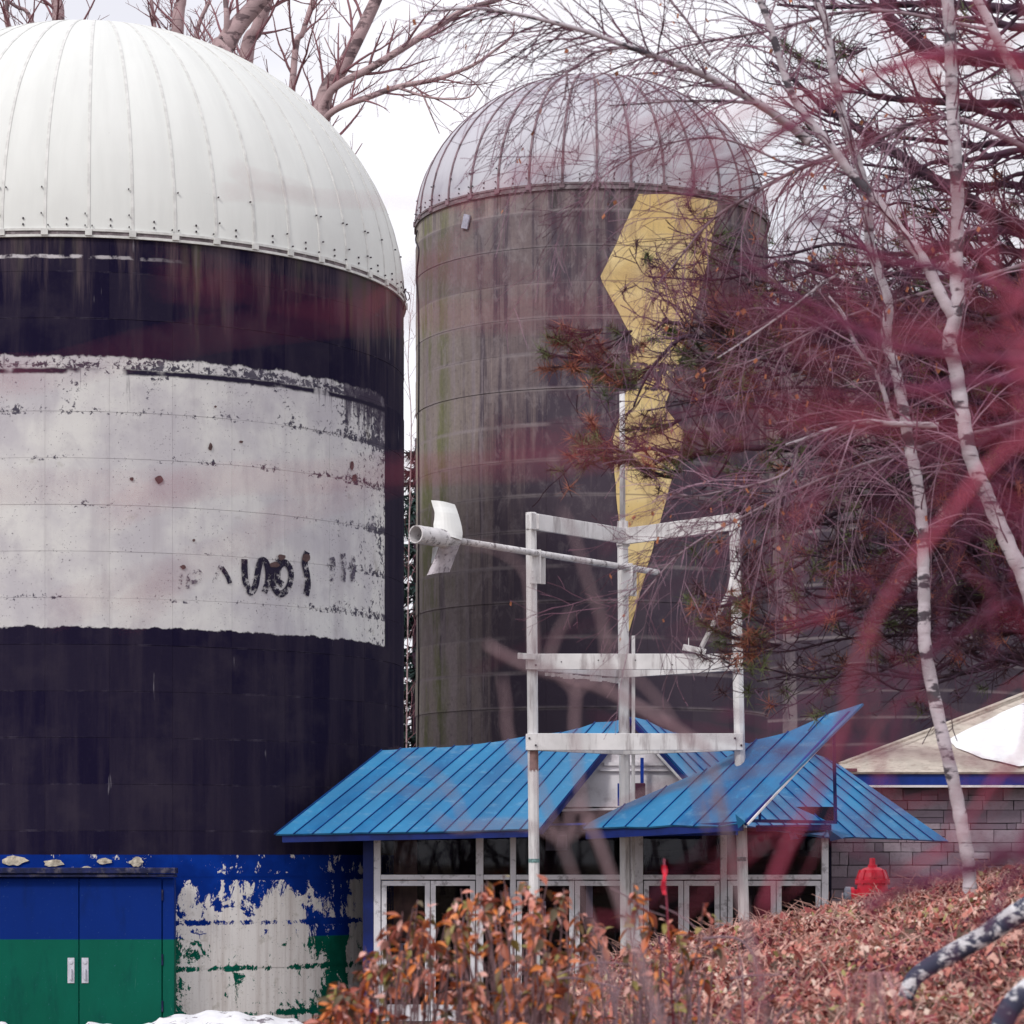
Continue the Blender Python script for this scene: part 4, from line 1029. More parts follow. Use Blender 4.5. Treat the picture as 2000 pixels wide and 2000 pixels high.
# snow lying on that roof
g = G('old_snow', 0.9, 0.2); p = g.pos()
g.color(g.mix(g.step(g.noise(p, 6, 5), 0.3, 0.7), (0.80, 0.80, 0.83), (0.90, 0.90, 0.91))).bump(g.noise(p, 8, 5), 0.4, 0.05); M_SNOW = g.m
nrm = (e1 - e0).cross(h1 - e0).normalized(); nrm = nrm if nrm.z > 0 else -nrm
def on_roof(px, py):
    k = Vector(((px - 1000) / F, 1, (1680 - py) / F)); o = Vector((0, 0, EYE)); t = (e0 - o).dot(nrm) / k.dot(nrm); return o + k * t
outl = [(1852, 1446), (1872, 1434), (1900, 1420), (1935, 1402), (1965, 1388), (2010, 1368), (2060, 1350), (2090, 1400), (2080, 1470), (2040, 1492), (1990, 1498), (1950, 1488), (1918, 1482), (1890, 1470), (1868, 1462)]
snowP = [on_roof(*q) for q in outl]; cen = sum(snowP, Vector()) / len(snowP)
mb = MB(); V = []; nR = 6; n = len(snowP)
for i in range(nR + 1):
    s_ = 1 - i / nR * 0.999
    for q in snowP: V.append(tuple(cen.lerp(q, s_) + nrm * (0.012 + 0.10 * (1 - s_ ** 4) + (0.012 * math.sin(q.x * 9 + i) if i else 0))))
mb.add(V, [(i * n + k, i * n + (k + 1) % n, (i + 1) * n + (k + 1) % n, (i + 1) * n + k) for i in range(nR) for k in range(n)])
o = shift(mb, -cen).build('snow_patch', M_SNOW, smooth=True, loc=cen); tag(o, 'white patch of snow lying on the pale roof of the stone building', 'snow')

# ================================================================== snow bank at the foot of the big silo
mb = MB(); nx_, ny_ = 90, 12; V = []
rs = np.random.RandomState(3)
for j in range(ny_ + 1):
    for i in range(nx_ + 1):
        px = -40 + 640 * i / nx_; y = 37.3 + 1.9 * j / ny_
        x = (px * 1.0352 - 1000) / F * y
        prof = np.interp(px, [-40, 15, 22, 150, 165, 205, 225, 290, 300, 330, 420, 500, 560, 600], [0.12, 0.14, 0.03, 0.03, 0.15, 0.16, 0.05, 0.12, 0.22, 0.27, 0.30, 0.26, 0.16, 0.0])
        u = j / ny_; h = (prof + 0.10) * math.sin(math.pi * u) ** 0.6 + 0.020 * math.sin(px * 0.043 + u * 5) + 0.016 * math.sin(px * 0.113 + 2 * u) + rs.uniform(-0.003, 0.003)
        V.append((x, y, h - 0.07))
mb.add(V, [(j * (nx_ + 1) + i, j * (nx_ + 1) + i + 1, (j + 1) * (nx_ + 1) + i + 1, (j + 1) * (nx_ + 1) + i) for j in range(ny_) for i in range(nx_)])
g = G('dirty_snow', 0.9, 0.2); p = g.pos()
c = g.mix(g.step(g.noise(p, 5, 5), 0.3, 0.7), (0.74, 0.74, 0.78), (0.86, 0.86, 0.88))
c = g.mix(g.mul(g.step(g.noise(g.scale(p, (1, 1, 3)), 3.5, 5, 0.7), 0.56, 0.64), 0.85), c, (0.10, 0.07, 0.10)); g.color(c)
tag(mb.build('snow_bank', g.m, smooth=True), 'low bank of dirty snow at the foot of the black silo', kind='structure')

# ================================================================== red hydrant behind the leafy bank
YH = 25.0
hc = S(1704, 1676, YH); hb = Vector((hc.x, YH, hc.z - 0.83))
M_RED = simple('red_hydrant_paint', (0.62, 0.010, 0.035), 0.4, 0.15, 9, spec=0.4, dirt=(0.42, 0.03, 0.03), dscale=10, damt=0.5)
M_ORANGE = simple('orange_hydrant_paint', (0.62, 0.07, 0.015), 0.4, 0.25, 9)
M_CAP = simple('grey_steel_cap', (0.16, 0.17, 0.22), 0.35, 0.2, 9, spec=0.6)
hyd = empty('fire_hydrant', tuple(hb), 'red fire hydrant half hidden behind the leaf covered bank', 'hydrant')
def hpart(mb, name, m, **k): return mb.build(name, m, hyd, **k)
mb = MB(); mb.lathe((0, 0, 0), [(0.17, 0), (0.17, 0.04), (0.12, 0.045), (0.12, 0.36), (0.135, 0.40), (0.14, 0.44)], 28); hpart(mb, 'barrel', M_ORANGE, smooth=False)
mb = MB(); mb.lathe((0, 0, 0), [(0.14, 0.44), (0.14, 0.56), (0.138, 0.60)], 28); hpart(mb, 'upper_barrel', M_RED, smooth=True)
mb = MB(); mb.lathe((0, 0, 0), [(0.138, 0.598), (0.158, 0.60), (0.158, 0.63), (0.138, 0.634), (0.135, 0.662), (0.124, 0.695), (0.106, 0.722), (0.075, 0.740), (0.042, 0.748), (0.042, 0.77), (0.0, 0.772)], 28)
for k in range(8):
    a = k * math.pi / 4; mb.box((0.147 * math.cos(a), 0.147 * math.sin(a), 0.615), (0.022, 0.022, 0.055), a)
    mb.bar((0.140 * math.cos(a), 0.140 * math.sin(a), 0.645), (0.112 * math.cos(a), 0.112 * math.sin(a), 0.722), 0.016, 0.02)
hpart(mb, 'bonnet', M_RED, smooth=False)
mb = MB(); mb.lathe((0, 0, 0), [(0.03, 0.77), (0.026, 0.83), (0.0, 0.832)], 5); hpart(mb, 'operating_nut', M_RED)
mb = MB(); mb.lathe((-0.12, 0, 0.49), [(0.055, 0.0), (0.055, 0.05), (0.075, 0.05), (0.075, 0.09)], 18, axis=(-1, 0, 0)); hpart(mb, 'nozzle', M_RED)
mb = MB(); mb.lathe((-0.205, 0, 0.49), [(0.08, 0.0), (0.08, 0.04), (0.06, 0.05), (0.02, 0.05), (0.02, 0.075), (0, 0.075)], 18, axis=(-1, 0, 0)); hpart(mb, 'nozzle_cap', M_CAP)
mb = MB(); mb.lathe((0.12, 0, 0.49), [(0.055, 0.0), (0.055, 0.05), (0.075, 0.05), (0.075, 0.10), (0.02, 0.105)], 18, axis=(1, 0, 0)); hpart(mb, 'nozzle', M_RED)
mb = MB(); mb.lathe((0, -0.12, 0.46), [(0.075, 0.0), (0.075, 0.05), (0.095, 0.05), (0.095, 0.10), (0.03, 0.11), (0.03, 0.13), (0, 0.13)], 20, axis=(0, -1, 0)); hpart(mb, 'pumper_nozzle', M_RED)
# ================================================================== plants
def Z2(x, y, d): return S(650 + x / 2.76, y / 2.76, d)
def Z3(x, y, d): return S(1300 + x / 2.76, y / 2.76, d)
def Z5(x, y, d): return S(650 + x / 2.76, 650 + y / 2.76, d)
def Z6(x, y, d): return S(1300 + x / 2.76, 650 + y / 2.76, d)

def bark_birch(name, base, mark, sc=1.0, amt=0.9):
    g = G(name, 0.75, 0.2)
    p = g.pos()
    c = g.mix(g.step(g.noise(p, 3 * sc, 4), 0.35, 0.7), base, tuple(b * 0.72 for b in base))
    l1 = g.step(g.noise(g.scale(p, (4 * sc, 4 * sc, 34 * sc)), 1.0, 4, 0.6), 0.60, 0.68)
    l2 = g.step(g.noise(g.scale(p, (3 * sc, 3 * sc, 7 * sc)), 1.0, 4, 0.65), 0.54, 0.60)
    c = g.mix(g.mul(l1, amt * 0.8), c, mark); c = g.mix(g.mul(l2, amt), c, mark)
    g.color(c).bump(g.noise(g.scale(p, (8 * sc, 8 * sc, 30 * sc)), 1.0, 4), 0.4, 0.02)
    return g.m
M_BIRCH = bark_birch('birch_bark', (0.58, 0.515, 0.56), (0.035, 0.028, 0.04))
M_BIRCHB = bark_birch('birch_branch_bark', (0.34, 0.25, 0.29), (0.06, 0.035, 0.05))
M_POPLAR = bark_birch('poplar_bark', (0.50, 0.36, 0.37), (0.07, 0.045, 0.055), 0.5, 0.7)
M_POPTWIG = simple('poplar_twig', (0.27, 0.13, 0.15), 0.8, 0.25, 1)
M_BTWIG = simple('birch_twig', (0.175, 0.085, 0.125), 0.8, 0.6, 2)
M_BPALE = simple('pale_birch_twig', (0.30, 0.19, 0.245), 0.8, 0.5, 2)
M_PINE = simple('pine_bark', (0.050, 0.027, 0.045), 0.9, 0.5, 6, dirt=(0.13, 0.085, 0.10), dscale=9)
M_PTWIG = simple('pine_twig', (0.080, 0.043, 0.070), 0.9, 0.6, 1.5)
M_NGREEN = simple('green_needles', (0.12, 0.15, 0.06), 0.6, 0.5, 3)
M_NRUST = simple('rusty_needles', (0.33, 0.125, 0.085), 0.7, 0.5, 3)
M_NDARK = simple('dull_needles', (0.10, 0.05, 0.06), 0.8, 0.5, 3)
M_REDTWIG = simple('red_dogwood_bark', (0.35, 0.040, 0.088), 0.5, 0.3, 9, spec=0.5)
M_REDDARK = simple('dark_red_dogwood_bark', (0.15, 0.025, 0.07), 0.6, 0.3, 9)
M_GREYTWIG = simple('grey_brown_twig', (0.30, 0.20, 0.22), 0.8, 0.3, 6)
M_PALETWIG = simple('pale_lilac_twig', (0.25, 0.16, 0.19), 0.8, 0.3, 8)
M_SHRUBSTEM = simple('shrub_stem', (0.20, 0.12, 0.13), 0.85, 0.4, 9)

def rv(r=rng): 
    while True:
        v = Vector((r.uniform(-1, 1), r.uniform(-1, 1), r.uniform(-1, 1)))
        if 0.05 < v.length < 1: return v.normalized()

def grow(mb, p, d, ln, r, depth, o, ends=None, rr=rng):
    n = max(3, int(ln / o['seg'])); pts = [p.copy()]; rad = [r]; d = d.normalized()
    st = ln / n
    for i in range(n):
        d = (d + rv(rr) * o['wob'] + Vector((0, 0, o['g'] * st * (0.4 + 1.2 * i / n)))).normalized()
        p = p + d * st; pts.append(p.copy()); rad.append(max(o['rmin'], r * (1 - 0.75 * (i + 1) / n)))
    mb.tube(pts, rad, 3 if r < o['thin'] else 5, cap=False)
    if ends is not None and depth <= o.get('enddepth', 0): ends.append((p, d))
    if depth > 0:
        m = max(1, int(ln * o['dens'] * rr.uniform(0.7, 1.3)))
        for k in range(m):
            t = rr.uniform(0.15, 0.98); i = min(n - 1, int(t * n)); q = pts[i].lerp(pts[i + 1], t * n - i)
            dd = (pts[i + 1] - pts[i]).normalized()
            ax = dd.cross(rv(rr)).normalized()
            nd = Matrix.Rotation(o['ang'] * rr.uniform(0.6, 1.3), 3, ax) @ dd
            nd = nd + Vector((0, 0, o.get('lift', 0)))
            grow(mb, q, nd, ln * o['lr'] * rr.uniform(0.5, 1.15) * (1.15 - 0.6 * t), max(o['rmin'], rad[i] * 0.6), depth - 1, o, ends, rr)

def limb(pts, r0, r1, n=8, per=6, pw=1.0):
    P = catmull(pts, per); k = len(P)
    return P, [r0 + (r1 - r0) * (i / (k - 1)) ** pw for i in range(k)]

def dress(mb, P, rad, every, o, ln, depth, ends=None, t0=0.1, bias=None, rr=rng, rk=0.45):
    """twigs along a limb"""
    L_ = [0]
    for a, b in zip(P, P[1:]): L_.append(L_[-1] + (b - a).length)
    s_ = L_[-1] * t0
    while s_ < L_[-1]:
        i = max(j for j in range(len(L_)) if L_[j] <= s_); i = min(i, len(P) - 2)
        u = (s_ - L_[i]) / max(1e-6, L_[i + 1] - L_[i]); q = P[i].lerp(P[i + 1], u); dd = (P[i + 1] - P[i]).normalized()
        ax = dd.cross(rv(rr)).normalized(); nd = Matrix.Rotation(o['ang'] * rr.uniform(0.7, 1.4), 3, ax) @ dd
        if bias: nd = nd + Vector(bias)
        grow(mb, q, nd, ln * rr.uniform(0.5, 1.2), max(o['rmin'], min(o['rtw'], rad[i] * rk)), depth, o, ends, rr)
        s_ += every * rr.uniform(0.6, 1.5)

def tree(name, loc, label, cat='tree', group=None): return empty(name, tuple(loc), label, cat, group)
def put(mb, name, m, root, smooth=True, kind=None):
    o = shift(mb, -root.location).build(name, m, root, smooth=smooth)
    if kind: o['kind'] = kind
    return o

# ---- poplars behind the silos
OP = dict(seg=0.26, wob=0.16, g=0.10, rmin=0.0052, thin=0.03, dens=3.0, ang=R(42), lr=0.45, rtw=0.04, lift=0.15)
def poplar(label, base, stems, seed, every=0.38, ln=2.2, t0=0.45):
    rr = random.Random(seed); root = tree('poplar_tree', base, label, group='bare trees behind the silos')
    tw = MB()
    for i, (pts, r0, r1, isTrunk) in enumerate(stems):
        P, rad = limb(pts, r0, r1); mb = MB(); mb.tube(P, rad, 9 if r0 > .06 else 6)
        put(mb, 'trunk' if isTrunk else 'branch', M_POPLAR, root)
        dress(tw, P, rad, every, OP, ln * (1 if isTrunk else 0.75), 2, t0=t0 if isTrunk else 0.15, rr=rr, bias=(0, 0, 0.25))
    put(tw, 'twigs', M_POPTWIG, root, kind='stuff')
Yp = 63.0
b1 = Vector((S(600, 0, Yp).x, Yp, 0))
poplar('bare poplar between the two nearer domes, with long arching boughs to the right', b1, [
    ([b1, D(575, 700, Yp), D(585, 380, Yp), D(610, 190, Yp), D(650, 120, Yp), D(700, 20, Yp), D(735, -60, Yp)], 0.26, 0.12, True),
    ([D(600, 225, Yp), D(628, 168, Yp - .3), D(698, 129, Yp - .5), D(782, 77, Yp - .6), D(838, 42, Yp - .6), D(880, 17, Yp - .6), D(943, -2, Yp - .6), D(1000, -30, Yp)], 0.10, 0.05, False),
    ([D(590, 260, Yp), D(628, 210, Yp - .5), D(698, 182, Yp - .9), D(754, 163, Yp - 1), D(817, 151, Yp - 1), D(852, 140, Yp - 1), D(894, 122, Yp - 1), D(929, 98, Yp - 1), D(964, 70, Yp - 1), D(971, 40, Yp - 1)], 0.085, 0.014, False),
    ([D(750, 165, Yp - 1), D(803, 182, Yp - 1.2), D(852, 187, Yp - 1.3), D(887, 182, Yp - 1.3), D(903, 160, Yp - 1.3)], 0.035, 0.012, False),
    ([D(800, 183, Yp - 1.2), D(814, 217, Yp - 1.2), D(829, 252, Yp - 1.2)], 0.022, 0.010, False),
    ([D(698, 129, Yp - .5), D(660, 135, Yp), D(632, 110, Yp), D(612, 70, Yp)], 0.03, 0.012, False)], 5)
b2 = Vector((S(440, 0, Yp - 1).x, Yp - 1, 0))
poplar('bare poplar with thick spotted stems rising behind the white dome', b2, [
    ([b2, D(425, 500, Yp - 1), D(418, 130, Yp - 1), D(428, 80, Yp - 1), D(455, 40, Yp - 1), D(510, -20, Yp - 1)], 0.34, 0.17, True),
    ([b2 + Vector((0.3, 0.3, 0)), D(455, 400, Yp), D(465, 110, Yp), D(485, 55, Yp), D(505, 0, Yp), D(515, -40, Yp)], 0.2, 0.12, True),
    ([D(420, 200, Yp - 1), D(380, 120, Yp - .6), D(372, 60, Yp - .5), D(395, 0, Yp - .5)], 0.08, 0.04, False),
    ([D(425, 95, Yp - 1), D(428, 40, Yp - 1.2), D(424, -10, Yp - 1.2)], 0.09, 0.05, False)], 6)
b3 = Vector((S(330, 0, Yp + 1).x, Yp + 1, 0))
poplar('slender bare poplar showing over the top of the white dome', b3, [
    ([b3, D(325, 400, Yp + 1), D(335, 60, Yp + 1), D(342, 0, Yp + 1), D(345, -40, Yp + 1)], 0.2, 0.10, True),
    ([D(320, 300, Yp + 1), D(298, 100, Yp + 1), D(290, 40, Yp + 1), D(283, -20, Yp + 1)], 0.07, 0.04, False)], 7)
b4 = Vector((S(90, 0, Yp).x, Yp, 0))
poplar('bare poplar peeping over the left side of the white dome', b4, [
    ([b4, D(100, 500, Yp), D(110, 70, Yp), D(107, 0, Yp), D(106, -40, Yp)], 0.2, 0.10, True),
    ([D(100, 300, Yp), D(30, 90, Yp), D(12, 30, Yp), D(18, -20, Yp)], 0.09, 0.05, False),
    ([D(105, 200, Yp), D(60, 40, Yp), D(30, 12, Yp), D(-10, -10, Yp)], 0.06, 0.03, False)], 8)
b5 = Vector((S(550, 0, Yp + 3).x, Yp + 3, 0))
poplar('small twiggy poplar just right of the thick spotted stems', b5, [
    ([b5, D(540, 500, Yp + 3), D(555, 120, Yp + 3), D(572, 60, Yp + 3), D(590, 0, Yp + 3), D(600, -40, Yp + 3)], 0.11, 0.04, True)], 9, every=0.4)

# ---- spruce and a thin bare tree seen through the slit between the silos
def spruce(loc, h, rad, seed, label):
    rr = random.Random(seed); root = tree('spruce_tree', loc, label)
    mb = MB(); mb.tube([loc, loc + Vector((0, 0, h * .5)), loc + Vector((0, 0, h))], [0.22, 0.12, 0.02], 8); put(mb, 'trunk', M_PINE, root)
    mb = MB(); nb = MB(); zz = 0.8
    while zz < h - 0.2:
        for k in range(6):
            a = rr.uniform(0, 6.28); L_ = rad * (1 - zz / h) * rr.uniform(0.6, 1.15) + 0.15
            p0 = loc + Vector((0, 0, zz + rr.uniform(-.25, .25))); dr_ = Vector((math.cos(a), math.sin(a), 0))
            P = [p0 + dr_ * L_ * t + Vector((0, 0, -0.30 * L_ * t + 0.25 * L_ * t * t)) for t in (0, .35, .7, 1)]
            mb.tube(P, [0.03, 0.02, 0.012, 0.006], 3, cap=False)
            n = int(L_ * 60); sd_ = dr_.cross(Vector((0, 0, 1)))
            for i in range(n):
                t = rr.uniform(0.15, 1); q = p0 + dr_ * L_ * t + Vector((0, 0, -0.30 * L_ * t + 0.25 * L_ * t * t))
                e = (dr_ * 0.5 + sd_ * rr.choice((-1, 1)) * rr.uniform(.3, 1) + Vector((0, 0, rr.uniform(-1.2, .4)))).normalized() * rr.uniform(0.15, 0.5)
                w_ = e.cross(rv(rr)).normalized() * 0.035
                nb.addt([q - w_, q + w_, q + e], [(0, 1, 2)])
        zz += 0.28
    put(mb, 'branches', M_PINE, root, kind='stuff')
    put(nb, 'needles', simple('spruce_needles', (0.022, 0.045, 0.042), 0.7, 0.6, 2), root, smooth=False, kind='stuff')
spruce(Vector((S(812, 0, 80).x, 80, 0)), 14.8, 2.6, 3, 'dark spruce seen through the slit between the black silo and the brown one')
b6 = Vector((S(790, 0, 74).x, 74, 0))
poplar('thin bare tree in front of the dark spruce, in the slit between two silos', b6, [
    ([b6, D(768, 1300, 74), D(772, 1000, 74), D(776, 800, 74), D(770, 690, 74), D(775, 590, 74)], 0.022, 0.010, True)], 10, every=0.35, ln=1.3, t0=0.3)

# ---- birches on the bank
OB = dict(seg=0.09, wob=0.17, g=-0.55, rmin=0.0022, thin=0.007, dens=4.5, ang=R(40), lr=0.42, rtw=0.007)
OB2 = dict(OB, g=-1.1, wob=0.13)
YBR = 20.0
def birch(label, base, stems, seed, every=0.095, ln=0.85, leaves=0):
    rr = random.Random(seed); root = tree('birch_tree', base, label, group='birches on the bank')
    tw = MB(); pw = MB(); ends = []
    for (pts, r0, r1, nm, kk) in stems:
        P, rad = limb(pts, r0 * 0.86, r1 * 0.86, per=8)
        rad = [q * (1 + 0.06 * math.sin(i * 1.7 + seed)) for i, q in enumerate(rad)]
        mb = MB(); mb.tube(P, rad, 12 if r0 > 0.03 else 7)
        put(mb, nm, M_BIRCH if nm in ('trunk', 'stem') else M_BIRCHB, root)
        dress(tw, P, rad, every * kk, OB, ln, 2, ends, t0=0.15 if nm != 'trunk' else 0.35, rr=rr, bias=(-0.1, 0, 0.25))
        dress(pw, P, rad, every * kk * 1.1, OB2, ln * 1.1, 1, ends, t0=0.2 if nm != 'trunk' else 0.4, rr=rr, bias=(0, 0, -0.3))
    put(tw, 'twigs', M_BTWIG, root, smooth=False, kind='stuff'); put(pw, 'hanging_twigs', M_BPALE, root, smooth=False, kind='stuff')
    if leaves:
        lb = MB()
        for (p, d) in rr.sample(ends, min(leaves, len(ends))):
            s_ = rr.uniform(0.012, 0.024); u = rv(rr) * s_; w_ = Vector((rr.uniform(-.4, .4), rr.uniform(-.4, .4), -1)).normalized() * s_ * 2.2
            lb.addq([p, p + w_ * .5 + u, p + w_, p + w_ * .5 - u], [(0, 1, 2, 3)])
        put(lb, 'dead_leaves', simple('dead_birch_leaf', (0.42, 0.16, 0.08), 0.8, 0.4, 9), root, smooth=False, kind='stuff')
    return root
gz = lambda x, y: ground_h(x, y)
p_ = S(1895, 1700, YBR); base1 = Vector((p_.x, YBR, gz(p_.x, YBR) - 0.05))
birch('white birch with one upright trunk and black scars, standing on the leafy bank', base1, [
    ([base1, S(1892, 1690, YBR), D(1815, 1560, YBR), D(1800, 1480, YBR), D(1770, 1350, YBR), Z6(1400, 1700, YBR), Z6(1395, 1500, YBR), Z6(1390, 1300, YBR), Z6(1385, 1100, YBR), Z6(1370, 900, YBR), Z6(1340, 720, YBR), Z6(1310, 600, YBR), Z6(1280, 400, YBR), Z6(1240, 200, YBR), Z6(1190, 40, YBR), Z3(1200, 1640, YBR), Z3(1150, 1480, YBR), Z3(1100, 1300, YBR), Z3(1090, 1100, YBR), Z3(1050, 920, YBR), Z3(1010, 800, YBR), Z3(970, 680, YBR), Z3(930, 520, YBR), Z3(900, 380, YBR), Z3(880, 230, YBR), Z3(860, 100, YBR), Z3(810, 0, YBR), Z3(780, -150, YBR)], 0.060, 0.030, 'trunk', 1.0),
    ([Z6(1275, 500, YBR), Z6(1220, 470, YBR - .03), Z6(1180, 330, YBR - .08), Z6(1130, 210, YBR - .1), Z6(1030, 80, YBR - .1), Z3(960, 1700, YBR - .1), Z3(880, 1600, YBR)], 0.024, 0.012, 'stem', 1.2),
    ([Z6(1470, 502, YBR - .15), Z6(1330, 495, YBR - .12), Z6(1200, 490, YBR - .14), Z6(1100, 478, YBR - .18), Z6(1000, 490, YBR - .22), Z6(900, 520, YBR - .26), Z6(830, 540, YBR - .3), Z6(740, 575, YBR - .35), Z6(650, 605, YBR - .4)], 0.030, 0.012, 'stem', 0.8),
    ([Z6(710, 590, YBR - .36), Z6(705, 650, YBR - .36), Z6(690, 720, YBR - .36), Z6(600, 780, YBR - .4), Z6(450, 825, YBR - .4), Z6(300, 855, YBR - .4), Z6(150, 880, YBR - .4), Z6(20, 862, YBR - .4)], 0.014, 0.006, 'branch', 0.5),
    ([Z3(930, 1480, YBR - .2), Z3(830, 1540, YBR - .2), Z3(650, 1680, YBR - .2), Z3(450, 1820, YBR - .2), Z3(280, 1930, YBR - .2)], 0.012, 0.006, 'stem', 0.7)], 21, leaves=160)
base2 = Vector((S(2085, 0, YBR).x, YBR, gz(S(2085, 0, YBR).x, YBR) - 0.05))
YB2 = YBR - 0.4
birch('white birch forking near the right edge, one long arm leaning left over the silos', base2, [
    ([base2, S(2060, 1400, YB2), S(2010, 1160, YB2), Z6(1850, 1150, YB2), Z6(1720, 850, YB2), Z6(1640, 650, YB2), Z6(1600, 430, YB2), Z6(1560, 180, YB2), Z6(1530, 40, YB2), Z3(1575, 1650, YB2), Z3(1565, 1450, YB2), Z3(1575, 1150, YB2), Z3(1565, 900, YB2), Z3(1550, 650, YB2), Z3(1540, 400, YB2), Z3(1535, 200, YB2), Z3(1520, 0, YB2), Z3(1510, -150, YB2)], 0.068, 0.050, 'trunk', 1.0),
    ([Z3(1560, 1720, YB2), Z3(1500, 1620, YB2 - .02), Z3(1400, 1420, YB2), Z3(1300, 1290, YB2), Z3(1180, 1130, YB2), Z3(1060, 1000, YB2), Z3(960, 880, YB2), Z3(870, 760, YB2), Z3(800, 680, YB2), Z3(690, 530, YB2), Z3(620, 330, YB2), Z3(560, 130, YB2), Z3(510, 0, YB2), Z3(480, -120, YB2)], 0.050, 0.026, 'stem', 1.0),
    ([Z3(780, 765, YB2), Z3(740, 735, YB2), Z3(620, 640, YB2 - .1), Z3(470, 540, YB2 - .2), Z3(300, 450, YB2 - .3), Z3(150, 380, YB2 - .4), Z3(0, 325, YB2 - .5), Z2(1700, 290, YB2 - .6), Z2(1560, 240, YB2 - .7), Z2(1350, 165, YB2 - .8), Z2(1080, 95, YB2 - .9), Z2(900, 60, YB2 - 1), Z2(720, 45, YB2 - 1), Z2(470, 65, YB2 - 1)], 0.042, 0.008, 'stem', 0.7),
    ([Z2(1570, 255, YB2 - .7), Z2(1410, 285, YB2 - .75), Z2(1330, 345, YB2 - .8), Z2(1260, 385, YB2 - .8), Z2(1210, 390, YB2 - .8)], 0.012, 0.006, 'branch', 0.8),
    ([Z2(1260, 385, YB2 - .8), Z2(1262, 430, YB2 - .8), Z2(1255, 480, YB2 - .8), Z2(1248, 540, YB2 - .8)], 0.012, 0.008, 'branch', 1.5),
    ([Z3(500, 560, YB2 - .2), Z3(330, 545, YB2 - .3), Z3(120, 545, YB2 - .4), Z2(1830, 545, YB2 - .5), Z2(1650, 560, YB2 - .5), Z2(1490, 570, YB2 - .5)], 0.014, 0.006, 'branch', 0.8),
    ([Z3(240, 300, YB2), Z3(120, 120, YB2), Z3(40, 20, YB2), Z3(-20, -60, YB2)], 0.012, 0.010, 'branch', 0.9)], 22, leaves=40)
# a third, finer birch whose hanging twigs veil the middle silo
YB3 = 21.0
base3 = Vector((S(2140, 0, YB3).x, YB3, gz(S(2140, 0, YB3).x, YB3) - .05))
birch('slender weeping birch behind the others, its fine twigs veiling the yellow zigzag', base3, [
    ([base3, S(2100, 900, YB3), S(2030, 300, YB3), S(1940, 60, YB3), S(1860, -80, YB3)], 0.07, 0.035, 'trunk', 1.2),
    ([S(2030, 300, YB3), S(1850, 230, YB3), S(1690, 280, YB3), S(1560, 330, YB3), S(1440, 395, YB3), S(1380, 440, YB3), S(1330, 500, YB3), S(1280, 560, YB3)], 0.028, 0.006, 'branch', 0.35),
    ([S(2060, 500, YB3), S(1850, 560, YB3), S(1650, 620, YB3), S(1480, 700, YB3), S(1340, 740, YB3)], 0.022, 0.005, 'branch', 0.45),
    ([S(2085, 800, YB3), S(1850, 860, YB3), S(1620, 930, YB3), S(1450, 1010, YB3), S(1330, 1080, YB3), S(1240, 1180, YB3)], 0.022, 0.005, 'branch', 0.4),
    ([S(1560, 330, YB3), S(1400, 270, YB3), S(1250, 300, YB3), S(1130, 380, YB3)], 0.012, 0.004, 'branch', 0.4),
    ([S(1940, 60, YB3), S(1700, 20, YB3), S(1500, 60, YB3), S(1300, 100, YB3), S(1120, 170, YB3), S(1020, 240, YB3)], 0.018, 0.004, 'branch', 0.4)], 23, every=0.155, ln=0.95, leaves=60)

# ---- pine on the right
OPN = dict(seg=0.08, wob=0.22, g=1.0, rmin=0.0046, thin=0.012, dens=4.8, ang=R(55), lr=0.5, rtw=0.016, lift=0.15)
def tuft(nb, p, d, rr, n=46, ln=0.145, wd=0.0022):
    for k in range(n):
        q = p - d * rr.uniform(0, 0.13)
        e = (d * rr.uniform(-0.15, 1.0) + rv(rr) * 0.85).normalized() * ln * rr.uniform(0.6, 1.15)
        w_ = e.cross(rv(rr)).normalized() * wd * 1.5
        nb.addt([q - w_, q + w_, q + e], [(0, 1, 2)])
YPN = 23.0; KP = 1.4
basep = Vector((S(2160, 0, YPN).x, YPN, gz(S(2160, 0, YPN).x, YPN) - 0.1))
pine = tree('pine_tree', basep, 'dark pine with bare upturned twigs and tufts of green and rusty needles')
mb = MB(); P, rad = limb([basep, S(2150, 1200, YPN), S(2165, 700, YPN), S(2150, 200, YPN), S(2155, -200, YPN), S(2150, -420, YPN)], 0.18, 0.07); mb.tube(P, rad, 10); put(mb, 'trunk', M_PINE, pine)
tr = lambda py: S(2155, py, YPN)
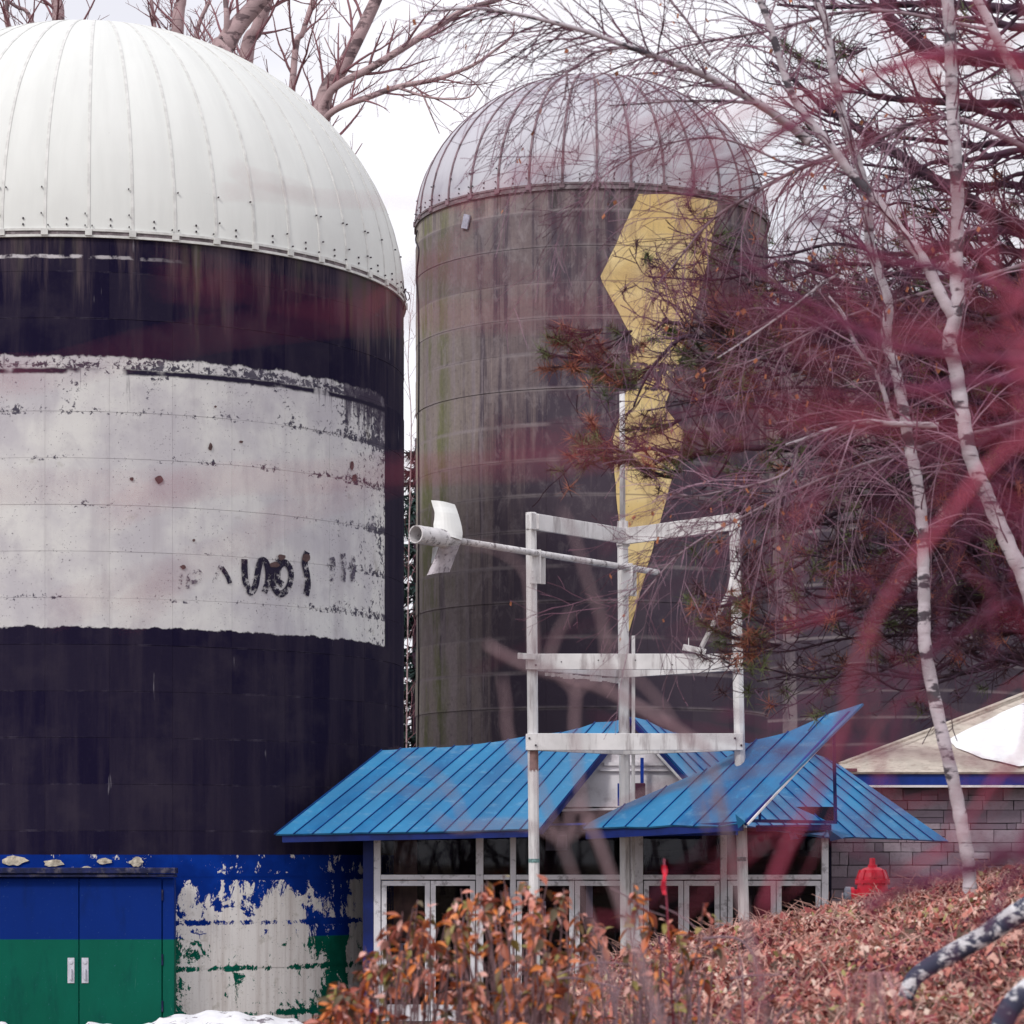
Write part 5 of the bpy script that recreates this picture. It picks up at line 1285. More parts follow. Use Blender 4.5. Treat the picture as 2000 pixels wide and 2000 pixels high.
limbs = [
    ([tr(480), Z3(1932, 1230, YPN - .2), Z3(1650, 1085, YPN - .3), Z3(1440, 960, YPN - .3), Z3(1250, 830, YPN - .3), Z3(1080, 720, YPN - .3), Z3(900, 610, YPN - .3), Z3(830, 560, YPN - .3), Z3(700, 440, YPN - .3), Z3(560, 330, YPN - .3)], 0.050, 0.010),
    ([tr(300), Z3(1932, 770, YPN + .3), Z3(1640, 785, YPN + .3), Z3(1450, 760, YPN + .4), Z3(1250, 740, YPN + .4), Z3(1100, 720, YPN + .4)], 0.030, 0.008),
    ([tr(230), Z3(1932, 560, YPN), Z3(1700, 560, YPN), Z3(1430, 545, YPN), Z3(1200, 530, YPN), Z3(1080, 500, YPN), Z3(940, 420, YPN), Z3(760, 330, YPN)], 0.036, 0.007),
    ([tr(150), Z3(1932, 330, YPN - .5), Z3(1600, 310, YPN - .5), Z3(1400, 270, YPN - .5), Z3(1310, 200, YPN - .5), Z3(1210, 100, YPN - .5), Z3(1180, 0, YPN - .5), Z3(1150, -80, YPN - .5)], 0.058, 0.03),
    ([tr(40), Z3(1932, 60, YPN + .6), Z3(1700, 35, YPN + .6), Z3(1450, 20, YPN + .6), Z3(1200, 30, YPN + .6), Z3(1000, 35, YPN + .6), Z3(800, 40, YPN + .6), Z3(600, 25, YPN + .6)], 0.040, 0.008),
    ([tr(60), Z3(1932, 150, YPN), Z3(1750, 120, YPN), Z3(1500, 90, YPN), Z3(1300, 60, YPN)], 0.036, 0.010),
    ([tr(440), Z3(1932, 1010, YPN + .9), Z3(1700, 1000, YPN + .9), Z3(1500, 975, YPN + .9), Z3(1350, 930, YPN + .9), Z3(1180, 900, YPN + .9), Z3(1000, 880, YPN + .9)], 0.030, 0.007),
    ([tr(560), Z3(1932, 1480, YPN + .5), Z3(1750, 1450, YPN + .5), Z3(1500, 1500, YPN + .5), Z3(1200, 1480, YPN + .5), Z3(1000, 1560, YPN + .5), Z3(880, 1500, YPN + .5), Z3(780, 1440, YPN + .5)], 0.036, 0.008),
    ([tr(700), Z3(1932, 1800, YPN), Z3(1600, 1740, YPN), Z3(1300, 1700, YPN), Z3(1000, 1760, YPN), Z3(700, 1740, YPN), Z3(400, 1750, YPN), Z3(200, 1755, YPN), Z3(0, 1735, YPN), Z2(1800, 1720, YPN), Z2(1740, 1780, YPN)], 0.045, 0.007),
    ([tr(640), Z6(1932, -60, YPN + .7), Z6(1600, -20, YPN + .7), Z6(1300, 40, YPN + .7), Z6(1100, 60, YPN + .7), Z6(800, 160, YPN + .7), Z6(620, 225, YPN + .7), Z6(540, 190, YPN + .7), Z6(430, 190, YPN + .7)], 0.040, 0.006),
    ([tr(720), Z6(1932, 120, YPN - .4), Z6(1700, 150, YPN - .4), Z6(1450, 110, YPN - .4), Z6(1200, 130, YPN - .4), Z6(950, 90, YPN - .4), Z6(700, 30, YPN - .4), Z6(480, 20, YPN - .4), Z6(300, 60, YPN - .4), Z5(1900, 20, YPN - .4), Z5(1760, 140, YPN - .4), Z5(1680, 260, YPN - .4), Z5(1620, 400, YPN - .4)], 0.040, 0.006),
    ([tr(800), Z6(1932, 330, YPN + .2), Z6(1700, 290, YPN + .2), Z6(1500, 320, YPN + .2), Z6(1300, 280, YPN + .2)], 0.032, 0.008),
    ([tr(950), Z6(1932, 760, YPN - .1), Z6(1600, 740, YPN - .1), Z6(1350, 690, YPN - .1), Z6(1100, 685, YPN - .1), Z6(930, 660, YPN - .1), Z6(700, 632, YPN - .1), Z6(400, 620, YPN - .1), Z6(200, 650, YPN - .1), Z6(50, 650, YPN - .1), Z5(1720, 625, YPN - .1), Z5(1600, 640, YPN - .1), Z5(1450, 640, YPN - .1), Z5(1320, 640, YPN - .1)], 0.036, 0.006),
    ([tr(900), Z6(1000, 500, YPN + .4), Z6(800, 480, YPN + .4), Z6(740, 430, YPN + .4), Z6(690, 395, YPN + .4), Z6(620, 370, YPN + .4)], 0.020, 0.006),
    ([tr(1060), Z6(1900, 950, YPN + .4), Z6(1600, 900, YPN + .4), Z6(1300, 860, YPN + .4), Z6(1050, 930, YPN + .4), Z6(900, 980, YPN + .4), Z6(750, 1050, YPN + .4), Z6(560, 1120, YPN + .4), Z6(430, 1220, YPN + .4), Z6(370, 1330, YPN + .4)], 0.030, 0.006),
    ([tr(1200), Z6(1932, 1340, YPN), Z6(1700, 1420, YPN), Z6(1500, 1440, YPN), Z6(1250, 1430, YPN), Z6(1000, 1500, YPN), Z6(800, 1560, YPN), Z6(600, 1620, YPN), Z6(430, 1680, YPN)], 0.028, 0.006),
    ([tr(1120), Z6(1932, 1150, YPN + .6), Z6(1700, 1190, YPN + .6), Z6(1400, 1130, YPN + .6), Z6(1150, 1180, YPN + .6), Z6(900, 1150, YPN + .6), Z6(700, 1260, YPN + .6), Z6(500, 1380, YPN + .6), Z6(380, 1430, YPN + .6)], 0.026, 0.006),
]
rr = random.Random(77); tw = MB(); ends = []
for k in range(50):
    py = rr.uniform(-60, 1250) if k < 24 else rr.uniform(470, 900); px1 = rr.uniform(1480, 1880); yy_ = YPN + rr.uniform(-1.2, 1.6); sl = rr.uniform(-60, 140)
    pts = [tr(py)] + [S(2150 + (px1 - 2150) * t, py + sl * t + rr.uniform(-28, 28), YPN + (yy_ - YPN) * t) for t in (0.2, 0.36, 0.52, 0.68, 0.84, 1.0)]
    limbs.append((pts, rr.uniform(0.018, 0.034), 0.006))
for k in range(14):
    py = rr.uniform(480, 820); px1 = rr.uniform(1250, 1480); yy_ = YPN + rr.uniform(-1.2, 1.6)
    limbs.append(([tr(py)] + [S(2150 + (px1 - 2150) * t, py + rr.uniform(-45, 45), YPN + (yy_ - YPN) * t) for t in (0.2, 0.36, 0.52, 0.68, 0.84, 1.0)], rr.uniform(0.018, 0.03), 0.005))
for k in range(26):
    py = rr.uniform(850, 1330); px1 = rr.uniform(1400, 1850); yy_ = YPN + rr.uniform(-1.5, 2.0); sl = rr.uniform(-20, 190)
    limbs.append(([tr(py)] + [S(2150 + (px1 - 2150) * t, py + sl * t + rr.uniform(-30, 30), YPN + (yy_ - YPN) * t) for t in (0.2, 0.36, 0.52, 0.68, 0.84, 1.0)], rr.uniform(0.012, 0.022), 0.005))
for pts, r0, r1 in limbs:
    P, rad = limb(pts, r0 * KP, r1 * KP, per=7, pw=0.8)
    rad = [q * (1 + 0.10 * math.sin(i * 2.3)) for i, q in enumerate(rad)]
    mb = MB(); mb.tube(P, rad, 7); put(mb, 'limb', M_PINE, pine)
    dress(tw, P, rad, 0.115, OPN, 0.60, 2, ends, t0=0.08, rr=rr, bias=(-0.35, 0, 0.1), rk=0.5)
put(tw, 'twigs', M_PTWIG, pine, smooth=False, kind='stuff')
ng, nr, nd = MB(), MB(), MB()
rr.shuffle(ends)
for (p, d) in ends:
    px = 1000 + p.x / p.y * F; py = 1680 - (p.z - EYE) / p.y * F
    pr = 0.13 if py < 450 else 0.26
    if px < 1480: pr = 0.5
    if rr.random() > pr: continue
    t = rr.random()
    if t < 0.28: tuft(ng, p, d, rr, 40)
    elif t < 0.50: tuft(nr, p, d, rr, 40)
    else: tuft(nd, p, d, rr, 34)
    if len(ng.v) + len(nr.v) + len(nd.v) > 400000: break
for (x, y, n) in ((1060, 640, 9), (1100, 665, 8), (1150, 690, 9), (1180, 705, 6), (1040, 665, 6), (1120, 640, 5), (1085, 850, 8), (1110, 820, 6), (1150, 850, 8), (1190, 875, 6), (1235, 875, 7), (1260, 850, 5), (1205, 800, 7), (1300, 830, 6), (1280, 650, 7), (1240, 640, 5), (1330, 1130, 6), (1390, 1215, 8), (1385, 1150, 5), (1330, 1185, 5), (1420, 740, 6), (1425, 860, 6), (1500, 640, 7), (1560, 600, 7), (1350, 600, 6), (1620, 660, 6), (1480, 560, 5), (1700, 620, 6), (1750, 700, 6), (1840, 740, 6), (1500, 110, 5), (1560, 100, 5), (1500, 250, 4)):
    c0 = D(x, y, YPN - .1); g0 = D(x + rr.uniform(40, 90), y + rr.uniform(-20, 40), YPN)
    tw2 = MB()
    for k in range(n):
        p = c0 + Vector((rr.uniform(-.15, .15), rr.uniform(-.2, .2), rr.uniform(-.125, .125))); d = (p - g0).normalized()
        tw2.tube(catmull([g0, g0.lerp(p, .5) + Vector((0, 0, -.03)), p], 3), [.008, .007, .007, .006, .006, .006, .006], 3, cap=False)
        t = rr.random(); tuft(ng if t < .45 else nr if t < .78 else nd, p, (d + Vector((0, 0, .4))).normalized(), rr, 60, 0.14)
    put(tw2, 'twig', M_PTWIG, pine, smooth=False)
put(ng, 'green_needles', M_NGREEN, pine, smooth=False, kind='stuff'); put(nr, 'rusty_needles', M_NRUST, pine, smooth=False, kind='stuff'); put(nd, 'dull_needles', M_NDARK, pine, smooth=False, kind='stuff')

# ---- leaf litter over the bank
def litter(name, label, n, xr, yr, size, seed, ramp, lift=0.03):
    rs = np.random.RandomState(seed)
    x = rs.uniform(*xr, n); y = rs.uniform(*yr, n)
    z = np.array([ground_h(a, b) for a, b in zip(x, y)]) + rs.uniform(0, lift, n) + 0.01
    a = rs.uniform(0, 2 * np.pi, n); tl = rs.normal(0, 0.75, (n, 2)); s_ = (rs.uniform(0.45, 1.25, n) + (rs.uniform(0, 1, n) < 0.06) * 0.9) * size; w_ = s_ * rs.uniform(0.28, 0.5, n)
    t = np.stack([np.cos(a), np.sin(a), tl[:, 0]], 1); b = np.stack([-np.sin(a), np.cos(a), tl[:, 1]], 1)
    c = np.stack([x, y, z], 1); up_ = np.array([0, 0, 1.0]); cu = rs.uniform(0.0, 0.45, n)[:, None]
    v0 = c - t * s_[:, None] / 2 + up_ * cu * s_[:, None] * 0.5; v2 = c + t * s_[:, None] / 2 + up_ * cu * s_[:, None]
    v1 = c + b * w_[:, None] + up_ * cu * w_[:, None]; v3 = c - b * w_[:, None] + up_ * cu * w_[:, None]
    V = np.stack([v0, v1, v2, v3], 1).reshape(-1, 3); base = np.arange(n)[:, None] * 4
    mb = MB(); mb.addt(V, np.concatenate([base + [0, 1, 2], base + [0, 2, 3]], 0))
    g = G(name + '_tint', 0.8, 0.25)
    col = g.ramp(g.xyz(g.attr('tint'))[0], ramp); g.color(col)
    o = mb.build(name, g.m); at = o.data.color_attributes.new('tint', 'FLOAT_COLOR', 'POINT')
    k0 = np.clip(rs.uniform(0, 1, n) * 0.85 + 0.16 * np.sin(x * 2.3 + 1.3 * np.sin(y * 1.1)) * np.sin(y * 1.9 + x) + 0.05, 0, 1); k0[rs.uniform(0, 1, n) < 0.03] = 1.0; k = np.repeat(k0, 4); at.data.foreach_set('color', np.stack([k, k, k, np.ones_like(k)], 1).astype(np.float32).ravel())
    return tag(o, label, kind='stuff')
RAMP = [(0.0, (0.07, 0.015, 0.035)), (0.20, (0.22, 0.05, 0.06)), (0.42, (0.42, 0.12, 0.10)), (0.64, (0.55, 0.23, 0.18)), (0.82, (0.66, 0.42, 0.35)), (0.92, (0.72, 0.56, 0.48)), (1.0, (0.34, 0.30, 0.12))]
litter('fallen_leaves', 'tan and red brown fallen leaves covering the bank', 95000, (-1.2, 6.5), (10.5, 24.5), 0.037, 5, RAMP, 0.06)
mb = MB(); rr = random.Random(15)
for k in range(9000):
    x = rr.uniform(-1, 6); y = rr.uniform(11, 24); p = Vector((x, y, ground_h(x, y) + 0.02)); d = Vector((rr.uniform(-1, 1), rr.uniform(-1, 1), rr.uniform(-.1, .7)))
    ln = rr.uniform(0.10, 0.32); mb.tube([p, p + d * ln * .5 + Vector((0, 0, .02)), p + d * ln + Vector((0, 0, -.02 * rr.random()))], [0.003, 0.003, 0.0015], 3, cap=False)
tag(mb.build('dead_grass', simple('straw', (0.52, 0.30, 0.26), 0.8, 0.4, 3)), 'dry straw and fine twigs strewn over the leafy bank', kind='stuff')

# ---- leaf shrubs with orange brown drooping leaves, in front of the entrance
LC = [(0.64, 0.17, 0.06), (0.36, 0.085, 0.06), (0.27, 0.24, 0.06), (0.66, 0.25, 0.20), (0.11, 0.08, 0.04), (0.78, 0.42, 0.38), (0.72, 0.20, 0.03)]
LMAT = []
for i, c in enumerate(LC):
    g = G('withered_leaf', 0.45, 0.4); p = g.obj(); n = g.noise(g.pos(), 30, 4)
    k = g.mix(g.step(n, .3, .7), c, tuple(q * .8 for q in c)); k = g.mix(g.mul(g.rnd(), .25), k, (0.42, 0.22, 0.09)); g.color(k); LMAT.append(g.m)
def leaf_mesh(m, ln, wd, fold, curl):
    mb = MB(); prof = [0.0, 0.55, 0.95, 1.0, 0.8, 0.45, 0.0]; n = len(prof) - 1; V = []
    for i, w_ in enumerate(prof):
        t = i / n; x = ln * t; z = -curl * ln * t * t
        V += [(x, -wd * w_, z + fold * wd * w_), (x, 0, z), (x, wd * w_, z + fold * wd * w_)]
    mb.add(V, [(3 * i + j, 3 * i + 3 + j, 3 * i + 4 + j, 3 * i + 1 + j) for i in range(n) for j in range(2)])
    return mb.mesh('leaf', m, True)
LEAVES = [leaf_mesh(LMAT[i % 7], q, q * w_, f, c_) for i, (q, w_, f, c_) in enumerate([(0.074, 0.23, 0.5, 0.1), (0.085, 0.20, 0.6, 0.2), (0.062, 0.25, 0.4, 0.35), (0.076, 0.19, 0.8, 0.15), (0.072, 0.24, 0.5, 0.4), (0.058, 0.26, 0.3, 0.2), (0.08, 0.18, 0.7, 0.1)] * 2)]
def top_line(px): return np.interp(px, [590, 615, 640, 700, 790, 830, 870, 930, 960, 1010, 1080, 1130, 1190, 1230, 1290, 1340, 1360, 1460], [1925, 1900, 1850, 1770, 1690, 1720, 1660, 1640, 1625, 1665, 1655, 1700, 1640, 1690, 1730, 1650, 1800, 1860])
def shrub(label, px0, px1, y0, y1, nst, nparts, seed, ylow=1960, stems_only=0):
    rr = random.Random(seed); xm = (px0 + px1) / 2
    yb = (y0 + y1) / 2; xb = ((xm * 1.0352) - 1000) / F * yb
    root = empty('leafy_shrub', (xb, yb, ground_h(xb, yb)), label, 'shrub', 'shrubs in front of the entrance')
    st = MB(); rest = MB(); cnt = 0; all_ = []
    for k in range(nst):
        px = rr.uniform(px0, px1); yv = rr.uniform(y0, y1); tl = top_line(px)
        py = tl + (ylow - tl) * rr.random() ** 0.95
        tip = D(px, py, yv); bx = xb + (tip.x - xb) * rr.uniform(0.3, 0.8) ; by = yb + (yv - yb) * 0.5
        b = Vector((bx, by, ground_h(bx, by)))
        if tip.z < b.z + 0.15: continue
        m_ = b.lerp(tip, 0.55) + Vector((rr.uniform(-.07, .07), rr.uniform(-.07, .07), 0.02))
        P = catmull([b, m_, tip], 5); st.tube(P, [0.007 - 0.0045 * i / (len(P) - 1) for i in range(len(P))], 4, cap=False)
        d = (P[-1] - P[-2]).normalized()
        nl = rr.randint(5, 10)
        for j in range(nl):
            t = rr.uniform(0.0, 0.16) if j < nl - 2 else rr.uniform(0.1, 0.4)
            q = P[-1].lerp(m_, t); a = rr.uniform(0, 6.28)
            dirv = Vector((math.cos(a), math.sin(a), 0)) * rr.uniform(0.35, 1.0) + Vector((0, 0, rr.uniform(-1.1, 0.35)))
            all_.append((py, q, dirv.normalized(), rr.randrange(len(LEAVES)), rr.uniform(0.6, 1.25), rr.uniform(-.9, .9)))
    all_.sort(key=lambda e: e[0] + rr.uniform(-60, 60))
    for (py, q, dv, li, sc, rl) in all_:
        M = dv.to_track_quat('X', 'Z').to_matrix() @ Matrix.Rotation(rl, 3, 'X')
        if cnt < nparts:
            o = bpy.data.objects.new('leaf', LEAVES[li]); COL.objects.link(o); o.parent = root
            o.matrix_local = Matrix.Translation(q - root.location) @ M.to_4x4() @ Matrix.Scale(sc, 4); cnt += 1
        else:
            me = LEAVES[li]; base = len(rest.cols)
            rest.addq([M @ (v_.co * sc) + q for v_ in me.vertices], [tuple(f.vertices) for f in me.polygons]); rest.cols += [li % 7] * len(me.polygons)
    shift(st, -root.location).build('stems', M_SHRUBSTEM, root, smooth=True)['kind'] = 'stuff'
    if rest.n:
        o = shift(rest, -root.location).build('leaves', LMAT, root, smooth=True); o['kind'] = 'stuff'
        o.data.polygons.foreach_set('material_index', np.asarray(rest.cols, dtype=np.int32))
shrub('shrub with orange brown drooping leaves, nearest the peeling blue and green wall', 600, 860, 12.4, 14.4, 112, 290, 41)
shrub('tall shrub with orange brown drooping leaves, around the left windmill post', 850, 1120, 12.2, 14.4, 140, 290, 42)
shrub('sparse shrub with olive brown leaves, in front of the right-hand doors', 1110, 1360, 12.4, 14.6, 40, 220, 43)
# bare twigs tangled at the foot of the shrubs
OT = dict(seg=0.06, wob=0.20, g=-0.25, rmin=0.0016, thin=0.006, dens=6, ang=R(40), lr=0.45, rtw=0.006)
bx_ = S(1180, 0, 13.2).x; root = empty('bare_shrub', (bx_, 13.2, ground_h(bx_, 13.2)), 'low tangle of bare lilac grey twigs between the leafy shrubs and the bank', 'shrub')
mb = MB(); rr = random.Random(51)
for k in range(90):
    px = rr.uniform(860, 1460); yv = rr.uniform(12.2, 15.0); x = (px * 1.0352 - 1000) / F * yv
    zg = ground_h(x, yv); zt_ = D(px, rr.uniform(1760, 1900), yv).z
    p = Vector((x, yv, max(zg, zt_ - rr.uniform(0.15, 0.5)))); d = Vector((rr.uniform(-1, 1), rr.uniform(-.4, .4), rr.uniform(0.15, 1.2)))
    grow(mb, p, d, rr.uniform(0.2, 0.5), rr.uniform(0.003, 0.005), 2, OT, rr=rr)
    mb.tube([Vector((p.x, p.y, zg - .02)), p], 0.004, 4, cap=False)
put(mb, 'twigs', M_PALETWIG, root, kind='stuff')
def stem(root, pts, r0, r1, m, nm='stem', n=7, per=7):
    P, rad = limb(pts, r0, r1, per=per); mb = MB(); mb.tube(P, rad, n); return put(mb, nm, m, root)
for pts, r in (([(1000, 1960), (1040, 1925), (1100, 1900), (1160, 1880), (1230, 1884)], .006), ([(960, 1990), (1010, 1950), (1080, 1915), (1130, 1912), (1210, 1930)], .007), ([(1372, 1834), (1410, 1830), (1445, 1836), (1470, 1865), (1480, 1895), (1484, 1930)], .007), ([(1200, 1960), (1225, 1900), (1240, 1890)], .005), ([(1425, 1912), (1470, 1905), (1540, 1904)], .005), ([(1290, 1770), (1330, 1790), (1370, 1822), (1400, 1850)], .004), ([(1190, 1735), (1215, 1745), (1260, 1775), (1300, 1790)], .004)):
    stem(root, [S(a, b, 13.0) for a, b in pts], r, r * .6, M_PALETWIG)
# red ribbon tied to a twig
tp_ = S(1297, 1690, 12.6)
o = MB(); V = []
for i in range(8):
    t = i / 7; c = tp_ + Vector((0.004 * math.sin(i), 0.01 * math.sin(i * 1.3), -0.135 * t)); w_ = 0.010 * (1 + 0.3 * math.sin(i * 1.7)); V += [c - Vector((w_, 0.003, 0)), c + Vector((w_, -0.003, 0)), c + Vector((w_, 0.001, 0)), c - Vector((w_, -0.005, 0))]
o.add([tuple(v_) for v_ in V], [(4 * i + j, 4 * i + (j + 1) % 4, 4 * i + 4 + (j + 1) % 4, 4 * i + 4 + j) for i in range(7) for j in range(4)])
tag(shift(o, -tp_).build('ribbon', simple('bright_red_ribbon', (0.75, 0.02, 0.05), 0.5, 0.1, 20), loc=tp_), 'short bright red ribbon hanging on a twig before the entrance doors', 'ribbon')
mb = MB(); mb.tube([tp_ + Vector((0.05, 0.1, -0.75)), tp_ + Vector((0.015, 0.02, -0.2)), tp_ + Vector((0.0, 0, 0.03))], [0.005, .004, .003], 5); put(mb, 'stem', M_REDTWIG, root)

# ---- leaning birch stems lying low over the bank, at the lower right
def birch_log(label, pts, r0, r1):
    P, rad = limb(pts, r0, r1, per=8); mb = MB(); mb.tube(P, rad, 12); o = shift(mb, -P[0]).build('leaning_birch', M_LOG, smooth=True, loc=P[0]); tag(o, label, 'branch', 'leaning birch stems')
g = G('mottled_birch_log', 0.7, 0.25); p = g.pos()
c = g.mix(g.step(g.noise(g.scale(p, (1, 1, 1.6)), 7, 7, 0.72), 0.49, 0.56), (0.045, 0.047, 0.085), (0.66, 0.65, 0.68)); g.color(c).bump(g.noise(p, 30, 4), .4, .01); M_LOG = g.m
YL = 14.2
birch_log('mottled white birch stem slanting up from the leaves to the right edge', [S(1768, 1950, YL), S(1785, 1912, YL), S(1820, 1885, YL), S(1860, 1862, YL), S(1925, 1826, YL), S(2000, 1776, YL), S(2080, 1730, YL), S(2250, 1640, YL)], 0.042, 0.062)
YL2 = 11.5
birch_log('short mottled birch stem cut by the lower right corner', [S(1925, 2090, YL2), S(1962, 1990, YL2), S(2000, 1940, YL2), S(2090, 1880, YL2), S(2200, 1800, YL2)], 0.045, 0.052)
# ---- pale drooping seed plume
pb = S(1706, 1905, 11.0); gx0 = Vector((pb.x + .06, 11.05, ground_h(pb.x + .06, 11.05)))
root = empty('plume_grass', tuple(gx0), 'pale pink drooping seed plume of dead grass low on the bank', 'grass plume')
mb = MB(); mb.tube(catmull([gx0, gx0.lerp(pb, .6) + Vector((.05, 0, 0)), pb], 5), 0.004, 5); rr = random.Random(8)
put(mb, 'stalk', M_PALETWIG, root)
mb = MB()
for k in range(46):
    a = rr.uniform(0, 6.28); o_ = Vector((math.cos(a) * rr.uniform(.01, .17), math.sin(a) * .05, 0)); ln = rr.uniform(.05, .42)
    mb.tube([pb, pb + o_ * .55 + Vector((0, 0, .012)), pb + o_ + Vector((0, 0, -ln * .5)), pb + o_ * 1.1 + Vector((0, 0, -ln))], [.0022, .0022, .0018, .0010], 3, cap=False)
put(mb, 'strands', simple('pink_plume', (0.50, 0.26, 0.28), 0.8, 0.2, 9), root, kind='stuff')

# ---- nearer bare shrubs, out of focus
def near_shrub(name, label, base, stems, m, seed, twl=0.18, tevery=0.12, tdepth=1, tr_=0.0025, mt=None, alt=None, t0=0.15, ang=R(40)):
    rr = random.Random(seed); root = empty(name, tuple(base), label, 'shrub')
    o = dict(seg=0.03, wob=0.14, g=0.5, rmin=tr_ * .6, thin=0.004, dens=9, ang=ang, lr=0.5, rtw=tr_)
    tw = MB(); tw2 = MB()
    for pts, r0, r1 in stems:
        P, rad = limb(pts, r0, r1, per=7); mb = MB(); mb.tube(P, rad, 8); si_ = len(root.children); put(mb, 'stem', alt if alt and si_ in (3, 4, 6, 7, 10, 11, 13, 14, 17, 19, 22, 24, 26, 28) else m, root)
        if tevery: dress(tw2 if alt and si_ in (3, 4, 6, 7, 10, 11, 13, 14, 17, 19, 22, 24, 26, 28) else tw, P, rad, tevery, o, twl, tdepth, t0=t0, rr=rr, rk=0.6)
    if tevery: put(tw, 'twigs', mt or m, root, kind='stuff')
    if tw2.n: put(tw2, 'twigs', alt, root, kind='stuff')
YG = 3.4
bg = Vector((0.6, YG, ground_h(0.6, YG)))
near_shrub('bare_shrub', 'blurred bare tan branches in front of the lower windmill posts', bg, [
    ([bg, D(1420, 1800, YG), D(1345, 1450, YG), D(1300, 1392, YG), D(1150, 1305, YG), D(1060, 1275, YG), D(1000, 1258, YG), D(950, 1235, YG), D(918, 1215, YG)], 0.0036, 0.0031),
    ([bg, D(1200, 1800, YG), D(1110, 1560, YG), D(1085, 1390, YG), D(1085, 1310, YG), D(1060, 1280, YG), D(1040, 1260, YG)], 0.0031, 0.0018),
    ([D(1085, 1312, YG), D(1110, 1285, YG), D(1135, 1265, YG)], 0.0023, 0.0016),
    ([D(1150, 1305, YG), D(1138, 1180, YG), D(1110, 1100, YG), D(1095, 1050, YG), D(1080, 1000, YG), D(1060, 962, YG)], 0.0031, 0.0018),
    ([D(1030, 1265, YG), D(1050, 1200, YG), D(1080, 1150, YG)], 0.0026, 0.0018),
    ([D(1010, 1262, YG), D(1000, 1120, YG), D(985, 1070, YG), D(930, 1035, YG), D(880, 1030, YG)], 0.0026, 0.0016),
    ([D(1180, 1320, YG), D(1178, 1230, YG), D(1130, 1190, YG)], 0.0023, 0.0016),
    ([bg, D(1100, 1700, YG), D(970, 1420, YG), D(955, 1330, YG), D(948, 1280, YG)], 0.0026, 0.0016),
    ([bg, D(1180, 1720, YG), D(1060, 1590, YG), D(1000, 1560, YG), D(930, 1556, YG), D(860, 1562, YG), D(820, 1540, YG)], 0.0031, 0.0021),
    ([D(1060, 1590, YG), D(1130, 1540, YG), D(1240, 1490, YG), D(1360, 1462, YG), D(1470, 1452, YG), D(1510, 1446, YG)], 0.0023, 0.0016),
    ([D(880, 1560, YG), D(850, 1490, YG), D(790, 1440, YG), D(745, 1420, YG)], 0.0018, 0.0010),
    ([D(850, 1490, YG), D(800, 1500, YG), D(730, 1480, YG), D(700, 1500, YG)], 0.0016, 0.0010),
    ([bg, D(1400, 1700, YG), D(1330, 1560, YG), D(1290, 1400, YG), D(1200, 1280, YG), D(1100, 1262, YG)], 0.0021, 0.0016)], M_GREYTWIG, 61, tevery=0.0)
YD = 3.0
bd = Vector((0.85, YD, ground_h(1.2, YD)))
near_shrub('bare_shrub', 'blurred dark branches crossing the birch trunks at the right edge', bd, [
    ([bd, S(2120, 1900, YD), S(2030, 1640, YD), S(1992, 1662, YD), S(1888, 1703, YD), S(1759, 1740, YD), S(1681, 1775, YD)], 0.0087, 0.0050),
    ([bd, S(2100, 1800, YD), S(1990, 1705, YD), S(1950, 1760, YD), S(1915, 1820, YD)], 0.0062, 0.0037),
    ([bd, S(2200, 1500, YD), S(2100, 1560, YD), S(1950, 1500, YD), S(1800, 1470, YD), S(1650, 1475, YD), S(1500, 1455, YD), S(1370, 1425, YD)], 0.0043, 0.0019),
    ([bd, S(2250, 1200, YD + 2), S(2150, 700, YD + 2), S(1900, 540, YD + 2), S(1740, 510, YD + 2), S(1640, 450, YD + 2), S(1560, 420, YD + 2)], 0.0087, 0.0043),
    ([S(2150, 700, YD + 2), S(1800, 690, YD + 2), S(1600, 600, YD + 2), S(1520, 560, YD + 2), S(1440, 500, YD + 2)], 0.0074, 0.0031),
    ([bd, S(2300, 900, YD + 2), S(2150, 200, YD + 2), S(1900, 105, YD + 2), S(1750, 130, YD + 2), S(1640, 190, YD + 2), S(1520, 260, YD + 2), S(1450, 300, YD + 2), S(1365, 340, YD + 2), S(1340, 400, YD + 2)], 0.0081, 0.0037),
    ([bd, S(2300, 1000, YD + 1), S(2100, 760, YD + 1), S(1960, 740, YD + 1), S(1800, 760, YD + 1), S(1700, 730, YD + 1)], 0.0087, 0.0037)], M_REDDARK, 62, twl=0.20, tevery=0.09, tdepth=1)
def redstem(pts, y, r0, r1, y1=None):
    y *= KD; y1 = y1 * KD if y1 else None; r0 *= KR; r1 *= KR
    n = len(pts); return ([brd + Vector((0.02 * (len(pts) % 5), 0, 0)), Vector((0.95 + 0.2 * (y - 2.2), y * .9 + .2, (brd.z + D(*pts[0], y).z) / 2))] + [D(a, b, y + ((y1 or y) - y) * i / (n - 1)) for i, (a, b) in enumerate(pts)], r0 * 0.85, r1 * 0.9)
KD, KR = 1.3, 0.55
brd = Vector((1.35, 2.5, ground_h(1.35, 2.5)))
